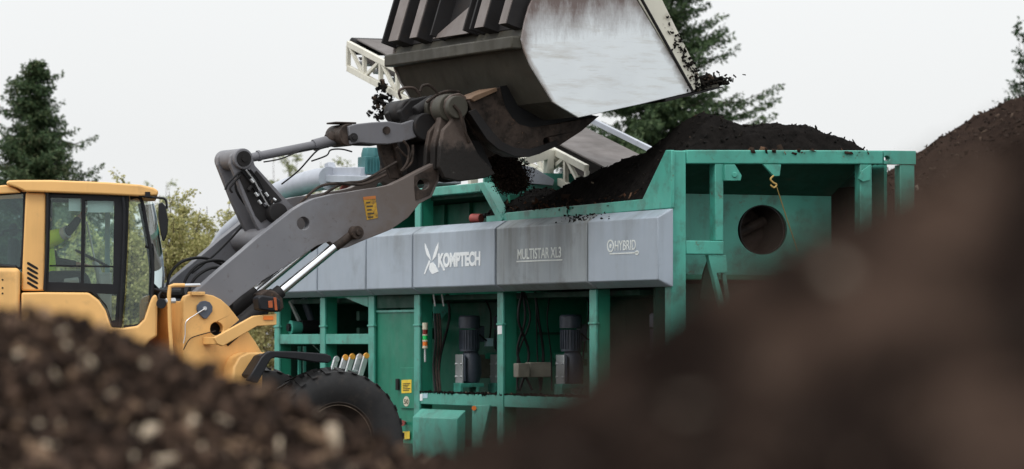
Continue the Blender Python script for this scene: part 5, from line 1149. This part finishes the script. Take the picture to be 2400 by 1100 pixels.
# ================================================================== VEGETATION
def leaves(P, D, size, aspect, rng):
    """diamond leaves at P with main direction D"""
    n = len(P); D = D / np.linalg.norm(D, axis=1)[:, None]; r = rng.normal(size=(n, 3)); S_ = np.cross(D, r); S_ /= np.linalg.norm(S_, axis=1)[:, None] + 1e-9
    L = (size * rng.uniform(.6, 1.3, n))[:, None]; a = P; b_ = P + D * L * .5 + S_ * L * aspect * .5; c_ = P + D * L; d_2 = P + D * L * .5 - S_ * L * aspect * .5
    V = np.stack([a, b_, c_, d_2], 1).reshape(-1, 3); Fq = np.arange(n * 4).reshape(-1, 4); return V, Fq
def spruce(label, px, D, topy, rad, seed, mat, zlow=1.0, nbr=260, dens=1.0, cone=None, group=None, bigL=(), spray=1.0, lsz=.078):
    rg = np.random.default_rng(seed); x = (px - 1200) / F * D; H_ = CAMZ + (804 - topy) / F * D
    T_ = thing('spruce_tree', label, 'tree', Frame(x, D, 0), group=group)
    b = MB(Frame(x, D, 0)); b.tube([(0, 0, 0), (.03, 0, H_ * .5), (0, .02, H_ * .93)], lambda t: .16 * (1 - t) + .02, 10)
    Ps, Ds = [], []
    for i in range(nbr + len(bigL)):
        if i < nbr:
            t = rg.uniform(0, 1); z = zlow + (H_ - zlow) * (1 - (1 - t) ** 1.0); az_ = rg.uniform(0, 2 * math.pi); Lb = rad(z) * rg.uniform(.55, 1.05) * (.62 + .75 * float(vnoise(np.array(az_ * 1.3), np.array(z * 2.3), seed)))
        else: z, az_, Lb = bigL[i - nbr]
        dirh = np.array([math.cos(az_), math.sin(az_), 0]); m = max(4, int(Lb / .06)); ts = np.linspace(0, 1, m)
        droop = -.30 * ts * Lb + .34 * Lb * ts ** 3 + rg.normal(0, .03)
        pts = dirh[None] * (ts * Lb)[:, None]; pts[:, 2] = z + droop
        if Lb > .5 and i % 2 == 0: b.tube([tuple(p) for p in pts[::max(1, m // 4)]], lambda t: .022 * (1 - t) + .005, 5, smooth=False, caps=False)
        side_ = np.array([-dirh[1], dirh[0], 0])
        for j in range(m):
            for sg in (-1, 1):
                tw = rg.uniform(.10, .30) * spray * (1.15 - ts[j] * .7) * min(1, Lb); k = int(9 * dens * max(.5, tw / .25)) + 2
                tdir = side_ * sg * rg.uniform(.4, 1) + dirh * rg.uniform(.3, .9) + np.array([0, 0, rg.uniform(-.55, .12)]); tdir /= np.linalg.norm(tdir)
                q_ = rg.uniform(0, 1, k)[:, None]; P = pts[j][None] + tdir[None] * q_ * tw; P[:, 2] += rg.normal(0, .02, k)
                Dd = tdir[None] * .8 + rg.normal(0, .5, (k, 3)); Ps.append(P); Ds.append(Dd)
    P = np.concatenate(Ps); Dd = np.concatenate(Ds); V, Fq = leaves(P, Dd, lsz, .40, rg)
    b.build('trunk', M['bark'], T_, recalc=False); npmesh('crown', V, Fq, mat, T_); return T_
sp_m = leafmat('spruce_needles', [(0.016, 0.034, 0.018), (0.036, 0.070, 0.032), (0.062, 0.105, 0.045), (0.10, 0.13, 0.06), (0.11, 0.085, 0.055)], .15)
sp_r = leafmat('fir_needles', [(0.024, 0.046, 0.022), (0.050, 0.090, 0.042), (0.09, 0.14, 0.06), (0.14, 0.18, 0.085)], .2)
def rl(z):   # left spruce crown radius by height, drawn-in shoulders then a blunt ragged top
    return float(np.interp(z, [1, 4.2, 5.0, 5.5, 6.0, 6.5, 7.0, 7.2, 7.4], [2.0, 1.8, 1.5, 1.0, .68, .57, .44, .28, .07]))
spruce('dark green spruce with ragged blunt top behind the loader cab', 82, 75, 148, rl, 4, sp_m, 1.2, 640, 1.5, bigL=[(5.95, 0.15, 1.15), (5.35, -.1, 1.28), (7.15, .4, .5), (5.15, 0.25, 1.2), (6.9, 3.0, .55), (6.65, 3.3, .6)])
def rr_(z): return float(np.interp(z, [1, 5.0, 5.8, 6.6, 7.4, 8.2, 9.2, 11, 13.2], [3.8, 3.4, 2.7, 2.2, 1.75, 1.55, 1.40, 1.05, .1]))
spruce('large dark green fir rising behind the bucket and hopper', 1530, 80, -480, rr_, 11, sp_r, 2.0, 600, .95, spray=1.35, lsz=.10, bigL=[(7.1, -.1, 2.6), (6.9, .25, 2.6), (6.5, -.3, 2.3), (6.2, .1, 2.0), (6.3, 2.9, 1.6), (5.6, 3.3, 1.8), (6.0, -2.9, 1.5)])
def shrub(label, px, D, topy, width, seed, mat, nst=26, nl=14000, leaf=.06, name='shrub', cat='shrub', group=None, zlow=.2, sparse=.0, depth=1.0):
    rg = np.random.default_rng(seed); x = (px - 1200) / F * D; H_ = CAMZ + (804 - topy) / F * D; W_ = width / F * D / 2
    T_ = thing(name, label, cat, Frame(x, D, 0), group=group); b = MB(Frame(x, D, 0)); Ps, Ds = [], []; segs = []
    for i in range(nst):
        a = rg.uniform(0, 2 * math.pi); rr0 = rg.uniform(0, 1) ** .5; ex = math.cos(a) * W_ * rr0; ey = math.sin(a) * W_ * depth * rr0; hh_ = H_ * (1 - .32 * rr0 ** 2) * rg.uniform(.72, 1.0)
        p0 = Vector((ex * .25, ey * .25, 0)); p2 = Vector((ex, ey, hh_)); p1 = p0.lerp(p2, .5) + Vector((rg.normal(0, .12), rg.normal(0, .12), .15))
        pts = [p0, p1, p2]; b.tube(pts, lambda t: .028 * (1 - t) + .004, 5, caps=False)
        for k in range(26):
            t = rg.uniform(.2, 1); q_ = p0.lerp(p1, t * 2) if t < .5 else p1.lerp(p2, t * 2 - 1)
            d = Vector((rg.normal(), rg.normal(), rg.uniform(-.2, 1.1))).normalized(); Lk = rg.uniform(.2, .6) * (1.25 - t * .6); e = q_ + d * Lk; segs.append((q_, e))
            if k % 2 == 0: b.tube([q_, e], lambda t: .008 * (1 - t) + .002, 4, smooth=False, caps=False)
    sg = np.array([[tuple(a), tuple(c)] for a, c in segs]); idx = rg.integers(0, len(sg), nl); t = rg.uniform(.1, 1.0, nl)[:, None]
    P = sg[idx, 0] * (1 - t) + sg[idx, 1] * t + rg.normal(0, .035, (nl, 3)); Dd = rg.normal(size=(nl, 3)) + np.array([0, 0, -.25]); k = P[:, 2] > zlow
    V, Fq = leaves(P[k], Dd[k], leaf, .62, rg); b.build('stems', M['bark'], T_, recalc=False); npmesh('foliage', V, Fq, mat, T_); return T_
lf_a = leafmat('olive_leaves', [(0.10, 0.10, 0.035), (0.25, 0.25, 0.09), (0.42, 0.41, 0.17), (0.52, 0.48, 0.23), (0.42, 0.28, 0.16)], .35)
lf_b = leafmat('yellowish_leaves', [(0.14, 0.13, 0.05), (0.34, 0.31, 0.13), (0.50, 0.44, 0.21), (0.48, 0.33, 0.17)], .35)
lf_p = leafmat('pale_far_leaves', [(0.14, 0.17, 0.08), (0.30, 0.33, 0.17), (0.46, 0.46, 0.28)], .4)
lf_d = leafmat('dark_leaves', [(0.02, 0.04, 0.02), (0.04, 0.075, 0.035), (0.07, 0.11, 0.05)], .25)
G_ = 'shrubs behind the loader'
shrub('bushy olive shrub seen behind the cab front window', 300, 62, 425, 200, 21, lf_a, 40, 60000, .058, group=G_)
shrub('tall loose olive shrub whose top sprays stand above the loader mirror', 425, 60, 378, 150, 22, lf_a, 34, 42000, .056, group=G_)
shrub('olive shrub with brownish leaves between cab and lift arm', 500, 63, 415, 190, 23, lf_a, 40, 55000, .056, group=G_)
shrub('yellowish autumn shrub behind the tilt lever', 560, 70, 415, 240, 24, lf_b, 46, 60000, .06, group=G_)
shrub('olive shrub seen through the cab windows', 190, 62, 475, 190, 25, lf_a, 36, 42000, .058, group=G_)
shrub('dark shrub at the foot of the spruce behind the rear cab window', 40, 64, 470, 240, 26, lf_d, 36, 36000, .06, group=G_)
shrub('broad pale shrub farthest behind the cab and lift arm', 380, 84, 398, 420, 27, lf_p, 60, 50000, .075, group=G_)
shrub('pale thin tree top showing under the tilt rod', 700, 90, 318, 330, 28, lf_p, 34, 22000, .09, 'thin_tree', 'tree', G_, 2.5)
shrub('pale thin tree top showing beside the teal motor', 830, 88, 322, 130, 29, lf_p, 26, 15000, .09, 'thin_tree', 'tree', G_, 2.5)
shrub('low olive treetop showing just over the black compost', 1800, 85, 278, 420, 30, lf_d, 30, 5200, .07, 'broadleaf_tree', 'tree', None, 3.0)
shrub('pale green shrub showing under the hopper end beam', 2000, 60, 385, 160, 33, lf_a, 24, 9000, .06)
shrub('leafy tree entering the frame at the far right edge', 2478, 82, -160, 250, 31, lf_d, 70, 40000, .09, 'broadleaf_tree', 'tree', None, 3.0)
